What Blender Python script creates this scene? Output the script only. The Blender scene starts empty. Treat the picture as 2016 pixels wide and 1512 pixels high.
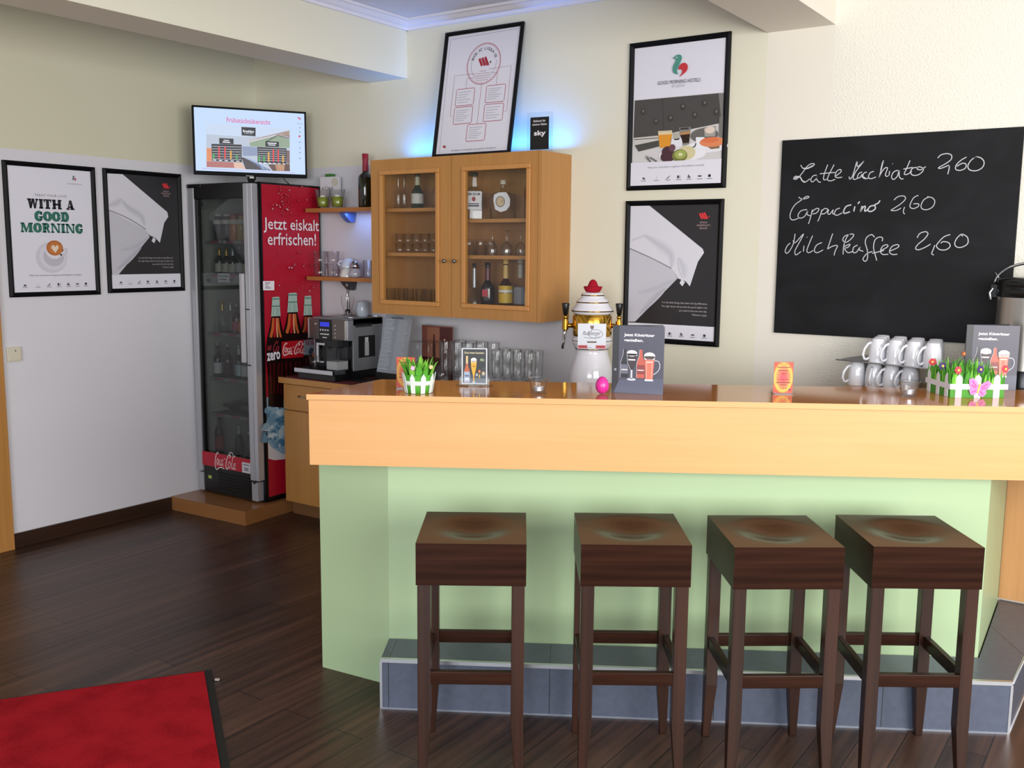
import bpy, math, random
from math import sin, cos, pi, radians
from mathutils import Vector as V, Matrix
from mathutils.geometry import tessellate_polygon
random.seed(7)
SC = bpy.context.scene
COL = SC.collection
# ---------------------------------------------------------------- camera
FPX = 1914.29
CAM = V((5.363, -4.657, 1.70))
YAW, PITCH, ROLL = -0.60183908, 0.13530821, -0.00915774
_f = V((sin(YAW)*cos(PITCH), cos(YAW)*cos(PITCH), -sin(PITCH)))
_r = V((cos(YAW), -sin(YAW), 0))
_d = _f.cross(_r)
RX = _r*cos(ROLL)+_d*sin(ROLL)
DX = -_r*sin(ROLL)+_d*cos(ROLL)
cd = bpy.data.cameras.new('camera')
cam = bpy.data.objects.new('camera', cd)
COL.objects.link(cam)
cd.sensor_fit = 'HORIZONTAL'; cd.sensor_width = 36; cd.lens = FPX/2016*36
cd.clip_start = .05; cd.clip_end = 100
m3 = Matrix((RX, -DX, -_f)).transposed()
cam.matrix_world = Matrix.Translation(CAM) @ m3.to_4x4()
SC.camera = cam
# ---------------------------------------------------------------- light
SC.view_settings.view_transform = 'Standard'
SC.view_settings.look = 'None'
SC.view_settings.gamma = 1
SC.view_settings.exposure = 0.0
SC.view_settings.use_curve_mapping = False
SC.cycles.transparent_max_bounces = 32
w = bpy.data.worlds.new('world'); SC.world = w; w.use_nodes = True
w.node_tree.nodes['Background'].inputs[0].default_value = (.93, .96, 1, 1)
w.node_tree.nodes['Background'].inputs[1].default_value = .46

def area(name, loc, aim, sx, sy, power, col):
    d = bpy.data.lights.new(name, 'AREA'); d.shape = 'RECTANGLE'
    d.size = sx; d.size_y = sy; d.energy = power; d.color = col
    o = bpy.data.objects.new(name, d); COL.objects.link(o)
    o.location = loc
    o.rotation_euler = (V(aim)-V(loc)).to_track_quat('-Z', 'Y').to_euler()
    return o
area('window_light_right', (7.8, -3.8, 1.75), (3.6, -.8, 1.2), 3.0, 1.9, 215, (1, .98, .95))
area('window_light_rear', (6.2, -8.8, 1.9), (3.2, -1.0, 1.3), 3.6, 2.0, 235, (.90, .95, 1))
area('led_light_cabinet_top', (1.97, -.075, 2.26), (1.97, -.06, 3.0), 1.16, .05, 5.2, (.03, .27, 1))
area('led_light_shelf', (1.05, -.10, 1.93), (1.05, -.06, 1.5), .22, .04, .35, (.25, .42, 1))

# ---------------------------------------------------------------- helpers
def ray(x, y):
    return RX*((x-1008)/FPX)+DX*((y-756)/FPX)+_f
def on(x, y, p0, n):
    d = ray(x, y); p0 = V(p0); n = V(n)
    return CAM+d*((p0-CAM).dot(n)/d.dot(n))
def aty(x, y, Y): return on(x, y, (0, Y, 0), (0, 1, 0))
def atz(x, y, Z): return on(x, y, (0, 0, Z), (0, 0, 1))

def lin(h):
    h = h.lstrip('#')
    c = [int(h[i:i+2], 16)/255 for i in (0, 2, 4)]
    return tuple(((x+.055)/1.055)**2.4 if x > .04045 else x/12.92 for x in c)+(1,)
_M = {}
def mat(h, rough=.5, metal=0, spec=.5, coat=0, bump=0, bscale=200, emit=0):
    k = (h, rough, metal, spec, coat, bump, bscale, emit)
    if k in _M: return _M[k]
    m = bpy.data.materials.new('paint_'+h.lstrip('#')); m.use_nodes = True
    b = m.node_tree.nodes['Principled BSDF']
    b.inputs['Base Color'].default_value = lin(h)
    b.inputs['Roughness'].default_value = rough
    b.inputs['Metallic'].default_value = metal
    b.inputs['Specular IOR Level'].default_value = spec
    b.inputs['Coat Weight'].default_value = coat
    if emit:
        b.inputs['Emission Color'].default_value = lin(h)
        b.inputs['Emission Strength'].default_value = emit
        b.inputs['Base Color'].default_value = (.01, .01, .01, 1)
    if bump:
        nt = m.node_tree
        t = nt.nodes.new('ShaderNodeTexCoord'); n = nt.nodes.new('ShaderNodeTexNoise')
        n.inputs['Scale'].default_value = bscale; n.inputs['Detail'].default_value = 3
        bp = nt.nodes.new('ShaderNodeBump'); bp.inputs['Strength'].default_value = bump
        bp.inputs['Distance'].default_value = .004
        nt.links.new(t.outputs['Object'], n.inputs['Vector'])
        nt.links.new(n.outputs['Fac'], bp.inputs['Height'])
        nt.links.new(bp.outputs['Normal'], b.inputs['Normal'])
    _M[k] = m
    return m
def wood(name, c1, c2, axis=0, rough=.35, scale=1.0, contrast=1.0, coat=0, fine=60, spec=.5):
    k = ('wood', name)
    if k in _M: return _M[k]
    m = bpy.data.materials.new(name); m.use_nodes = True
    nt = m.node_tree; b = nt.nodes['Principled BSDF']
    t = nt.nodes.new('ShaderNodeTexCoord'); mp = nt.nodes.new('ShaderNodeMapping')
    s = [fine*scale]*3; s[axis] = 1.6*scale
    mp.inputs['Scale'].default_value = s
    n = nt.nodes.new('ShaderNodeTexNoise'); n.inputs['Scale'].default_value = 1
    n.inputs['Detail'].default_value = 5; n.inputs['Distortion'].default_value = .4
    mp2 = nt.nodes.new('ShaderNodeMapping')
    s2 = [9*scale]*3; s2[axis] = .8*scale
    mp2.inputs['Scale'].default_value = s2
    n2 = nt.nodes.new('ShaderNodeTexNoise'); n2.inputs['Scale'].default_value = 1
    n2.inputs['Detail'].default_value = 2; n2.inputs['Distortion'].default_value = 1.2
    mx = nt.nodes.new('ShaderNodeMath'); mx.operation = 'ADD'
    h = nt.nodes.new('ShaderNodeMath'); h.operation = 'MULTIPLY'; h.inputs[1].default_value = .5
    r = nt.nodes.new('ShaderNodeValToRGB')
    r.color_ramp.elements[0].position = .5-.22/contrast; r.color_ramp.elements[1].position = .5+.22/contrast
    r.color_ramp.elements[0].color = lin(c1); r.color_ramp.elements[1].color = lin(c2)
    L = nt.links.new
    L(t.outputs['Object'], mp.inputs['Vector']); L(mp.outputs[0], n.inputs['Vector'])
    L(t.outputs['Object'], mp2.inputs['Vector']); L(mp2.outputs[0], n2.inputs['Vector'])
    L(n.outputs['Fac'], mx.inputs[0]); L(n2.outputs['Fac'], mx.inputs[1]); L(mx.outputs[0], h.inputs[0])
    L(h.outputs[0], r.inputs[0]); L(r.outputs[0], b.inputs['Base Color'])
    b.inputs['Roughness'].default_value = rough
    b.inputs['Specular IOR Level'].default_value = spec
    b.inputs['Coat Weight'].default_value = coat
    b.inputs['Coat Roughness'].default_value = .08
    _M[k] = m
    return m
def glass(name, tint=(.96, .97, .97), edge=(.45, .47, .48), refl=.25, rough=.02, base=.03):
    k = ('glass', name)
    if k in _M: return _M[k]
    m = bpy.data.materials.new(name); m.use_nodes = True
    nt = m.node_tree; nt.nodes.clear(); L = nt.links.new
    o = nt.nodes.new('ShaderNodeOutputMaterial'); mix = nt.nodes.new('ShaderNodeMixShader')
    tr = nt.nodes.new('ShaderNodeBsdfTransparent'); gl = nt.nodes.new('ShaderNodeBsdfGlossy')
    gl.inputs['Roughness'].default_value = rough
    lw = nt.nodes.new('ShaderNodeLayerWeight'); lw.inputs['Blend'].default_value = .35
    ramp = nt.nodes.new('ShaderNodeValToRGB')
    ramp.color_ramp.elements[0].color = tint+(1,); ramp.color_ramp.elements[1].color = edge+(1,)
    ramp.color_ramp.elements[0].position = .3
    lf = nt.nodes.new('ShaderNodeLayerWeight'); lf.inputs['Blend'].default_value = .5
    pw = nt.nodes.new('ShaderNodeMath'); pw.operation = 'POWER'; pw.inputs[1].default_value = 4; L(lf.outputs['Facing'], pw.inputs[0])
    mr = nt.nodes.new('ShaderNodeMath'); mr.operation = 'MULTIPLY_ADD'
    mr.inputs[1].default_value = refl*2; mr.inputs[2].default_value = base
    L(lw.outputs['Facing'], ramp.inputs[0]); L(ramp.outputs[0], tr.inputs['Color'])
    L(pw.outputs[0], mr.inputs[0]); L(mr.outputs[0], mix.inputs[0])
    L(tr.outputs[0], mix.inputs[1]); L(gl.outputs[0], mix.inputs[2]); L(mix.outputs[0], o.inputs[0])
    _M[k] = m
    return m

class MB:
    def __init__(s): s.v = []; s.f = []; s.m = []; s.sm = []; s.mats = []
    def mi(s, m):
        if m not in s.mats: s.mats.append(m)
        return s.mats.index(m)
    def add(s, vs, fs, m, smooth=False, M=None):
        b = len(s.v)
        for p in vs:
            p = V(p)
            s.v.append(M @ p if M else p)
        i = s.mi(m)
        for f in fs:
            s.f.append([b+k for k in f]); s.m.append(i); s.sm.append(smooth)
        return s
    def box(s, a, b, m, M=None):
        (x0, y0, z0), (x1, y1, z1) = a, b
        vs = [(x0, y0, z0), (x1, y0, z0), (x1, y1, z0), (x0, y1, z0), (x0, y0, z1), (x1, y0, z1), (x1, y1, z1), (x0, y1, z1)]
        return s.add(vs, [(3, 2, 1, 0), (4, 5, 6, 7), (0, 1, 5, 4), (1, 2, 6, 5), (2, 3, 7, 6), (3, 0, 4, 7)], m, False, M)
    def prism(s, poly, z0, z1, m, M=None, smooth=False, mside=None):
        n = len(poly)
        ar = sum(poly[i][0]*poly[(i+1) % n][1]-poly[(i+1) % n][0]*poly[i][1] for i in range(n))
        if ar < 0: poly = poly[::-1]
        tri = tessellate_polygon([[V((p[0], p[1], 0)) for p in poly]])
        vs = [(p[0], p[1], z0) for p in poly]+[(p[0], p[1], z1) for p in poly]
        up = []; dn = []
        for t in tri:
            a, b, c = (poly[k] for k in t)
            if (b[0]-a[0])*(c[1]-a[1])-(b[1]-a[1])*(c[0]-a[0]) < 0: t = (t[0], t[2], t[1])
            up.append([k+n for k in t]); dn.append([t[0], t[2], t[1]])
        s.add(vs, up+dn, m, False, M)
        return s.add(vs, [(i, (i+1) % n, (i+1) % n+n, i+n) for i in range(n)], mside or m, smooth, M)
    def lathe(s, prof, m, seg=24, M=None, c=(0, 0, 0), smooth=True, a0=0, a1=2*pi):
        vs = []; fs = []; full = abs(a1-a0-2*pi) < 1e-6
        ns = seg if full else seg+1
        for r, z in prof:
            for k in range(ns):
                a = a0+(a1-a0)*k/seg
                vs.append((c[0]+r*cos(a), c[1]+r*sin(a), c[2]+z))
        for i in range(len(prof)-1):
            for k in range(seg):
                k2 = (k+1) % ns
                fs.append((i*ns+k, i*ns+k2, (i+1)*ns+k2, (i+1)*ns+k))
        return s.add(vs, fs, m, smooth, M)
    def cyl(s, c, r, h, m, seg=20, M=None, r2=None):
        r2 = r if r2 is None else r2
        s.lathe([(0, 0), (r, 0)], m, seg, M, c, False)
        s.lathe([(r, 0), (r2, h)], m, seg, M, c, True)
        return s.lathe([(r2, h), (0, h)], m, seg, M, c, False)
    def tube(s, pts, r, m, seg=8, M=None, rad=None):
        pts = [V(p) for p in pts]; n = len(pts); vs = []; fs = []
        up = V((0, 0, 1)); prev = None
        for i, p in enumerate(pts):
            t = (pts[min(i+1, n-1)]-pts[max(i-1, 0)]).normalized()
            if prev is None:
                a = t.cross(up if abs(t.z) < .95 else V((1, 0, 0))).normalized()
            else:
                a = (prev-t*prev.dot(t)).normalized()
            prev = a; b = t.cross(a)
            rr = rad[i] if rad else r
            for k in range(seg):
                an = 2*pi*k/seg
                vs.append(p+(a*cos(an)+b*sin(an))*rr)
        for i in range(n-1):
            for k in range(seg):
                fs.append((i*seg+k, i*seg+(k+1) % seg, (i+1)*seg+(k+1) % seg, (i+1)*seg+k))
        fs.append(list(range(seg))[::-1]); fs.append([(n-1)*seg+k for k in range(seg)])
        return s.add(vs, fs, m, True, M)
    def ball(s, c, r, m, seg=16, M=None, sc=(1, 1, 1)):
        n = seg//2
        vs = []; fs = []
        for i in range(n+1):
            th = pi*i/n
            for k in range(seg):
                a = 2*pi*k/seg
                vs.append((c[0]+r*sc[0]*sin(th)*cos(a), c[1]+r*sc[1]*sin(th)*sin(a), c[2]-r*sc[2]*cos(th)))
        for i in range(n):
            for k in range(seg):
                fs.append((i*seg+k, i*seg+(k+1) % seg, (i+1)*seg+(k+1) % seg, (i+1)*seg+k))
        return s.add(vs, fs, m, True, M)
    def build(s, name, parent=None, bevel=0, **kw):
        me = bpy.data.meshes.new(name)
        me.from_pydata([tuple(p) for p in s.v], [], s.f)
        for m in s.mats: me.materials.append(m)
        me.polygons.foreach_set('material_index', s.m)
        me.polygons.foreach_set('use_smooth', s.sm)
        me.update()
        o = bpy.data.objects.new(name, me); COL.objects.link(o)
        if parent is not None: o.parent = parent
        if bevel:
            b = o.modifiers.new('bevel', 'BEVEL'); b.width = bevel; b.segments = 2; b.limit_method = 'ANGLE'
        for k, v_ in kw.items():
            if k in ('loc',): o.location = v_
            elif k == 'rz': o.rotation_euler = (0, 0, v_)
            elif v_ is not None: o[k] = v_
        return o

def thing(name, label, cat, loc=(0, 0, 0), rz=0, group=None, axes=None):
    o = bpy.data.objects.new(name, None); COL.objects.link(o)
    o.empty_display_size = .05
    o.location = loc; o.rotation_euler = (0, 0, rz)
    if axes:
        ex, ez = V(axes[0]).normalized(), V(axes[1]).normalized()
        ey = ez.cross(ex)
        o.rotation_euler = Matrix((ex, ey, ez)).transposed().to_euler()
    o['label'] = label; o['category'] = cat
    if group: o['group'] = group
    return o
def dup(root, loc, rz=None, label=None, group=None):
    r = root.copy(); COL.objects.link(r); r.location = loc
    if rz is not None: r.rotation_euler = (0, 0, rz)
    if label: r['label'] = label
    if group: r['group'] = group
    for ch in list(root.children):
        c = ch.copy(); COL.objects.link(c); c.parent = r
        for g in list(ch.children):
            d = g.copy(); COL.objects.link(d); d.parent = c
    return r
ORD = ['leftmost', 'second from left', 'third from left', 'fourth from left', 'fifth from left', 'sixth from left', 'seventh from left', 'eighth from left']

def smooth_line(pts, n=5):
    if len(pts) < 3: return [V((p[0], p[1])) for p in pts]
    P = [V((p[0], p[1])) for p in pts]; out = []
    for i in range(len(P)-1):
        p0 = P[max(i-1, 0)]; p1 = P[i]; p2 = P[i+1]; p3 = P[min(i+2, len(P)-1)]
        for k in range(n):
            t = k/n
            out.append(.5*((2*p1)+(p2-p0)*t+(2*p0-5*p1+4*p2-p3)*t*t+(3*p1-p0-3*p2+p3)*t*t*t))
    out.append(P[-1])
    return out

_TX = {}
def text_mesh(s, bold=0):
    k = (s, bold)
    if k in _TX: return _TX[k]
    cu = bpy.data.curves.new('t', 'FONT'); cu.body = s; cu.size = 1; cu.resolution_u = 2
    cu.offset = bold
    ob = bpy.data.objects.new('t', cu); COL.objects.link(ob)
    dg = bpy.context.evaluated_depsgraph_get(); dg.update()
    me = ob.evaluated_get(dg).to_mesh()
    vs = [(p.co.x, p.co.y) for p in me.vertices]; fs = [list(p.vertices) for p in me.polygons]
    ob.evaluated_get(dg).to_mesh_clear()
    bpy.data.objects.remove(ob); bpy.data.curves.remove(cu)
    _TX[k] = (vs, fs)
    return _TX[k]

class Print(MB):
    """flat printed matter: 2-D shapes on a plane (local x right, z up, facing -y)"""
    def __init__(s, root=None, off=.001, Z=None):
        super().__init__(); s.off = off; s.Z = Z
        s.root = root
        if root is not None:
            mw = root.matrix_basis
            s.O = mw.translation.copy(); R = mw.to_3x3()
            s.ex = R @ V((1, 0, 0)); s.ez = R @ V((0, 0, 1)); s.n = R @ V((0, -1, 0))
        s.base = (0, 0)
    def uv(s, p):
        """photo point -> place on this surface"""
        if s.Z: p = (s.Z[0]+p[0]*s.Z[2], s.Z[1]+p[1]*s.Z[2])
        X = on(p[0], p[1], s.O+s.n*s.off, s.n)-s.O
        return (X.dot(s.ex), X.dot(s.ez))
    def up(s, d=.0004): s.off += d; return s
    def shape(s, pts, m, px=False):
        if px: pts = [s.uv(p) for p in pts]
        tri = tessellate_polygon([[V((p[0], p[1], 0)) for p in pts]])
        fs = []
        for t in tri:
            a, b, c = (pts[k] for k in t)
            if (b[0]-a[0])*(c[1]-a[1])-(b[1]-a[1])*(c[0]-a[0]) < 0: t = (t[0], t[2], t[1])
            fs.append(t)
        return s.add([(p[0], -s.off, p[1]) for p in pts], fs, m)
    def rect(s, x0, z0, x1, z1, m): return s.shape([(x0, z0), (x1, z0), (x1, z1), (x0, z1)], m)
    def ell(s, c, rx, rz, m, n=28, a0=0, a1=2*pi, px=False):
        if px: c = s.uv(c)
        return s.shape([(c[0]+rx*cos(a0+(a1-a0)*k/n), c[1]+rz*sin(a0+(a1-a0)*k/n)) for k in range(n)], m)
    def ring(s, c, rx, rz, w, m, n=40, a0=0, a1=2*pi):
        P = [(c[0]+rx*cos(a0+(a1-a0)*k/n), c[1]+rz*sin(a0+(a1-a0)*k/n)) for k in range(n+1)]
        return s.line(P, w, m, sm=False)
    def line(s, pts, w, m, px=False, sm=True, ww=None):
        if px: pts = [s.uv(p) for p in pts]
        P = smooth_line(pts) if sm else [V((p[0], p[1])) for p in pts]
        n = len(P); vs = []; fs = []
        for i, p in enumerate(P):
            t = P[min(i+1, n-1)]-P[max(i-1, 0)]
            if t.length < 1e-9: t = V((1, 0))
            t.normalize(); q = V((-t.y, t.x))*(ww(i/(n-1)) if ww else w)*.5
            vs += [(p.x+q.x, -s.off, p.y+q.y), (p.x-q.x, -s.off, p.y-q.y)]
        for i in range(n-1): fs.append((2*i+1, 2*i+3, 2*i+2, 2*i))
        return s.add(vs, fs, m)
    def text(s, t, c, w, h, m, bold=0, shear=0, rot=0, px=False, anchor='c'):
        """fit text t into width w (or None) and height h about centre c"""
        if px: c = s.uv(c)
        vs, fs = text_mesh(t, bold)
        if not vs: return s
        x0 = min(p[0] for p in vs); x1 = max(p[0] for p in vs); y0 = min(p[1] for p in vs); y1 = max(p[1] for p in vs)
        sy = h/(y1-y0); sx = sy if w is None else w/(x1-x0)
        W = (x1-x0)*sx
        ox = {'c': -W/2, 'l': 0, 'r': -W}[anchor]
        out = []
        for x, y in vs:
            X = ox+(x-x0)*sx+shear*(y-y0)*sy; Z = (y-y0)*sy-h/2
            out.append((c[0]+X*cos(rot)-Z*sin(rot), -s.off, c[1]+X*sin(rot)+Z*cos(rot)))
        return s.add(out, fs, m)
    def span(s, t, a, b, h, m, bold=0, shear=0):
        """text between two photo points (ends of the line, mid height); h in metres"""
        A, B = s.uv(a), s.uv(b)
        d = V(B)-V(A)
        return s.text(t, ((A[0]+B[0])/2, (A[1]+B[1])/2), d.length, h, m, bold, shear, math.atan2(d.y, d.x))

def structure(o): o['kind'] = 'structure'; return o
# ---------------------------------------------------------------- setting
CREAM = mat('#e6e1cb', .85, bump=.08, bscale=300)
OLIVE = mat('#d9d5bb', .85, bump=.08, bscale=300)
WHITE = mat('#dddbe0', .8, bump=.05, bscale=300)
TEXT_ = mat('#ebe7da', .85, bump=.9, bscale=110)
CEIL = mat('#dddce2', .9)
BEIGE = mat('#e9e3d6', .85)
BLACK = mat('#0c0c0e', .4)
m = MB()
def wq(x0, z0, x1, z1, mm): m.add([(x0, 0, z0), (x1, 0, z0), (x1, 0, z1), (x0, 0, z1)], [(0, 1, 2, 3)], mm)
wq(0, 0, 1.36, 2.235, WHITE); wq(1.36, 0, 2.63, 1.326, WHITE); wq(0, 2.235, 1.36, 3.07, CREAM); wq(1.36, 1.326, 3.627, 3.07, CREAM); wq(2.63, 0, 3.627, 1.326, CREAM); wq(3.627, 0, 3.946, 3.07, BEIGE); wq(3.946, 0, 8.5, 3.07, TEXT_)
structure(m.build('wall_back'))
m = MB()
def wl(y0, z0, y1, z1, mm): m.add([(0, y0, z0), (0, y1, z0), (0, y1, z1), (0, y0, z1)], [(0, 1, 2, 3)], mm)
wl(-9.5, 0, 0, 2.235, WHITE); wl(-9.5, 2.235, 0, 3.07, OLIVE)
structure(m.build('wall_left'))
m = MB().box((-.1, -9.5, 3.07), (8.5, .1, 3.2), CEIL); structure(m.build('ceiling'))
m = MB().box((1.069, -9.5, 2.736), (1.371, 0, 3.07), mat('#e9e6d2', .85), None); structure(m.build('ceiling_beam'))
m = MB().box((3.627, -9.5, 2.745), (3.946, 0, 3.07), BEIGE); structure(m.build('ceiling_beam'))
# floor: dark planks running along y
fm = bpy.data.materials.new('dark_plank_floor'); fm.use_nodes = True
nt = fm.node_tree; b = nt.nodes['Principled BSDF']; L = nt.links.new
tc = nt.nodes.new('ShaderNodeTexCoord'); sp = nt.nodes.new('ShaderNodeSeparateXYZ'); cb = nt.nodes.new('ShaderNodeCombineXYZ')
L(tc.outputs['Object'], sp.inputs[0]); L(sp.outputs['Y'], cb.inputs['X']); L(sp.outputs['X'], cb.inputs['Y'])
br = nt.nodes.new('ShaderNodeTexBrick'); br.offset = .37; br.squash = 1
br.inputs['Scale'].default_value = 1; br.inputs['Brick Width'].default_value = 1.15; br.inputs['Row Height'].default_value = .13
br.inputs['Mortar Size'].default_value = .0022; br.inputs['Mortar Smooth'].default_value = 0; br.inputs['Bias'].default_value = 0
br.inputs['Color1'].default_value = lin('#37271e'); br.inputs['Color2'].default_value = lin('#49352a'); br.inputs['Mortar'].default_value = lin('#140c09')
L(cb.outputs[0], br.inputs['Vector'])
mp = nt.nodes.new('ShaderNodeMapping'); mp.inputs['Scale'].default_value = (34, 1.3, 1)
nz = nt.nodes.new('ShaderNodeTexNoise'); nz.inputs['Scale'].default_value = 1; nz.inputs['Detail'].default_value = 5
L(tc.outputs['Object'], mp.inputs[0]); L(mp.outputs[0], nz.inputs['Vector'])
rp = nt.nodes.new('ShaderNodeValToRGB'); rp.color_ramp.elements[0].position = .3; rp.color_ramp.elements[1].position = .72
rp.color_ramp.elements[0].color = (.5, .48, .46, 1); rp.color_ramp.elements[1].color = (1.9, 1.72, 1.55, 1)
L(nz.outputs['Fac'], rp.inputs[0])
mu = nt.nodes.new('ShaderNodeMix'); mu.data_type = 'RGBA'; mu.blend_type = 'MULTIPLY'; mu.inputs[0].default_value = 1
L(br.outputs['Color'], mu.inputs[6]); L(rp.outputs[0], mu.inputs[7]); L(mu.outputs[2], b.inputs['Base Color'])
b.inputs['Roughness'].default_value = .36; b.inputs['Specular IOR Level'].default_value = .36
m = MB().box((-.1, -9.5, -.1), (8.5, .1, 0), fm); structure(m.build('floor'))
DARKW = wood('wenge_skirting', '#24150e', '#3c2519', 1, .4)
m = MB().box((0, -1.848, 0), (.016, -.797, .086), DARKW); structure(m.build('baseboard_left', bevel=.003))
# cornice: stepped cove along the back wall and the beam
def cornice(p0, p1, inward):
    mm = MB(); d = (V(p1)-V(p0)); q = V(inward)
    prof = [(0, 3.012), (.012, 3.012), (.014, 3.028), (.03, 3.034), (.05, 3.052), (.064, 3.054), (.064, 3.069), (0, 3.069)]
    vs = [V((p[0], p[1], 0))+q*a+V((0, 0, z)) for p in (p0, p1) for a, z in prof]; n = len(prof)
    mm.add(vs, [(i, (i+1) % n, (i+1) % n+n, i+n) for i in range(n)]+[list(range(n)), list(range(2*n-1, n-1, -1))], mat('#e8e6ee', .7))
    return mm
structure(cornice((1.371, -.002), (3.627, -.002), (0, -1, 0)).build('trim_1'))
structure(cornice((1.373, -6), (1.373, -.002), (1, 0, 0)).build('trim_2'))
BEECH = wood('beech', '#b07a3e', '#c08a4b', 2, .38, coat=.15)
BEECHX = wood('beech_long', '#b07a3e', '#c08a4b', 0, .38, coat=.15)
# door casing at the left edge
d = thing('door_1', 'beech door casing at the left edge of the white wall', 'door', (0, -2.3, 0)); structure(d)
MB().box((0, .36, 0), (.03, .45, 2.1), BEECH).build('door_casing', d, bevel=.004)
MB().box((.002, -.45, 0), (.02, .36, 2.05), BEECH).build('door_leaf', d)
# low wood panel on the back wall right of the bar
structure(MB().box((4.80, -.016, .2), (6.2, 0, .96), wood('panel_wood', '#c08a55', '#d09a66', 2, .4)).build('trim_3'))

# ---------------------------------------------------------------- bar
A_ = radians(31)
U = V((cos(A_), sin(A_), 0)); N = V((-sin(A_), cos(A_), 0))
BAR0 = (1.2, -3.0)
def ub(x, y): p = V((x, y, 0)); return (p.dot(U)-BAR0[0], p.dot(N)-BAR0[1])
def un(u, n): return (u-BAR0[0], n-BAR0[1])
def xy(u, n): p = U*u+N*n; return (p.x, p.y)
FASC = wood('bar_fascia_wood', '#dfa566', '#e8b276', 0, .42, fine=90, contrast=.8)
TOPW = wood('bar_top_wood', '#b87434', '#c68240', 0, .10, fine=60, coat=0)
GREEN = mat('#b2ca9f', .38, bump=.03, bscale=400)
bar = thing('bar_counter', 'long bar counter with beech fascia and pale green front above a grey footrest', 'bar counter', (*xy(*BAR0), 0), A_)
A1, B1, C1 = (2.575, -1.955), (2.911, -1.921), (4.836, -.757)
body = [A1, B1, C1, (4.80, -.03), (4.76, -.03), (4.756, -.42), (2.585, -1.71)]
MB().prism([ub(*p) for p in body], 0, .903, GREEN).build('front_panel', bar, label='pale green front panel')
fl, fb = (2.722, -2.146), (2.654, -1.669)
core = [ub(*fl), un(4.36, -3.235), ub(5.44, -.02), ub(5.36, -.02), ub(*fb)]
MB().prism(core, .903, 1.148, FASC).build('fascia', bar, bevel=.002)
top = [(ub(*fl)[0]-.006, ub(*fl)[1]-.008), un(4.36, -3.245), ub(5.452, -.014), ub(5.36, -.014), (ub(*fb)[0]-.004, ub(*fb)[1])]
mtop = MB().prism(top, 1.150, 1.1705, TOPW, mside=FASC)
mtop.build('counter_top', bar, bevel=.0015, label='glossy brown counter top')
# footrest: grey tiled step with an aluminium nosing
tm = bpy.data.materials.new('slate_tile'); tm.use_nodes = True
nt = tm.node_tree; b = nt.nodes['Principled BSDF']; L = nt.links.new
tc = nt.nodes.new('ShaderNodeTexCoord')
br = nt.nodes.new('ShaderNodeTexBrick'); br.offset = 0; br.inputs['Scale'].default_value = 1
br.inputs['Brick Width'].default_value = .6; br.inputs['Row Height'].default_value = .9; br.inputs['Mortar Size'].default_value = .0015
br.inputs['Color1'].default_value = lin('#5d6476'); br.inputs['Color2'].default_value = lin('#565d6e'); br.inputs['Mortar'].default_value = lin('#2c2d30')
nz = nt.nodes.new('ShaderNodeTexNoise'); nz.inputs['Scale'].default_value = 40; nz.inputs['Detail'].default_value = 6
rp = nt.nodes.new('ShaderNodeValToRGB'); rp.color_ramp.elements[0].color = (.75, .75, .75, 1); rp.color_ramp.elements[1].color = (1.15, 1.15, 1.15, 1)
mu = nt.nodes.new('ShaderNodeMix'); mu.data_type = 'RGBA'; mu.blend_type = 'MULTIPLY'; mu.inputs[0].default_value = 1
mpb = nt.nodes.new('ShaderNodeMapping'); mpb.inputs['Location'].default_value = (.26, .45, 0)
L(tc.outputs['Object'], mpb.inputs[0]); L(mpb.outputs[0], br.inputs['Vector']); L(tc.outputs['Object'], nz.inputs['Vector']); L(nz.outputs['Fac'], rp.inputs[0])
L(br.outputs['Color'], mu.inputs[6]); L(rp.outputs[0], mu.inputs[7]); L(mu.outputs[2], b.inputs['Base Color'])
b.inputs['Roughness'].default_value = .34
P1, P2, P3 = (3.018, -2.09), (4.978, -.928), (4.99, -.018)
step = [ub(*P1), ub(*P2), ub(*P3), ub(4.806, -.018), ub(4.842, -.76), ub(2.914, -1.925)]
ft = MB().prism(step, 0, .194, tm).build('footrest', bar, label='grey tiled footrest step')
ALU = mat('#d5d8de', .3, .9)
tr = MB()
u1, u2 = ub(*P1), ub(*P2)
tr.prism([(u1[0], u1[1]-.003), (u2[0], u2[1]-.003), (u2[0], u2[1]+.012), (u1[0], u1[1]+.012)], .183, .197, ALU)
tr.box((u1[0]-.003, u1[1]-.003, 0), (u1[0]+.006, u1[1]+.004, .186), ALU)
tr.box((u2[0]-.006, u2[1]-.003, 0), (u2[0]+.003, u2[1]+.004, .183), ALU)
for a, b_ in ((P2, P3),):
    a, b_ = ub(*a), ub(*b_)
    tr.tube([(a[0], a[1], .19), (b_[0], b_[1], .19)], .006, ALU, 6); tr.tube([(a[0], a[1], .006), (b_[0], b_[1], .006)], .006, ALU, 6)
tr.build('nosing', ft, label='silver edge strip')
MB().prism([(u1[0], u1[1]-.003), (u2[0], u2[1]-.003), (u2[0], u2[1]+.004), (u1[0], u1[1]+.004)], 0, .007, mat('#9fa6b4', .4, .6)).build('base_strip', ft)

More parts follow.
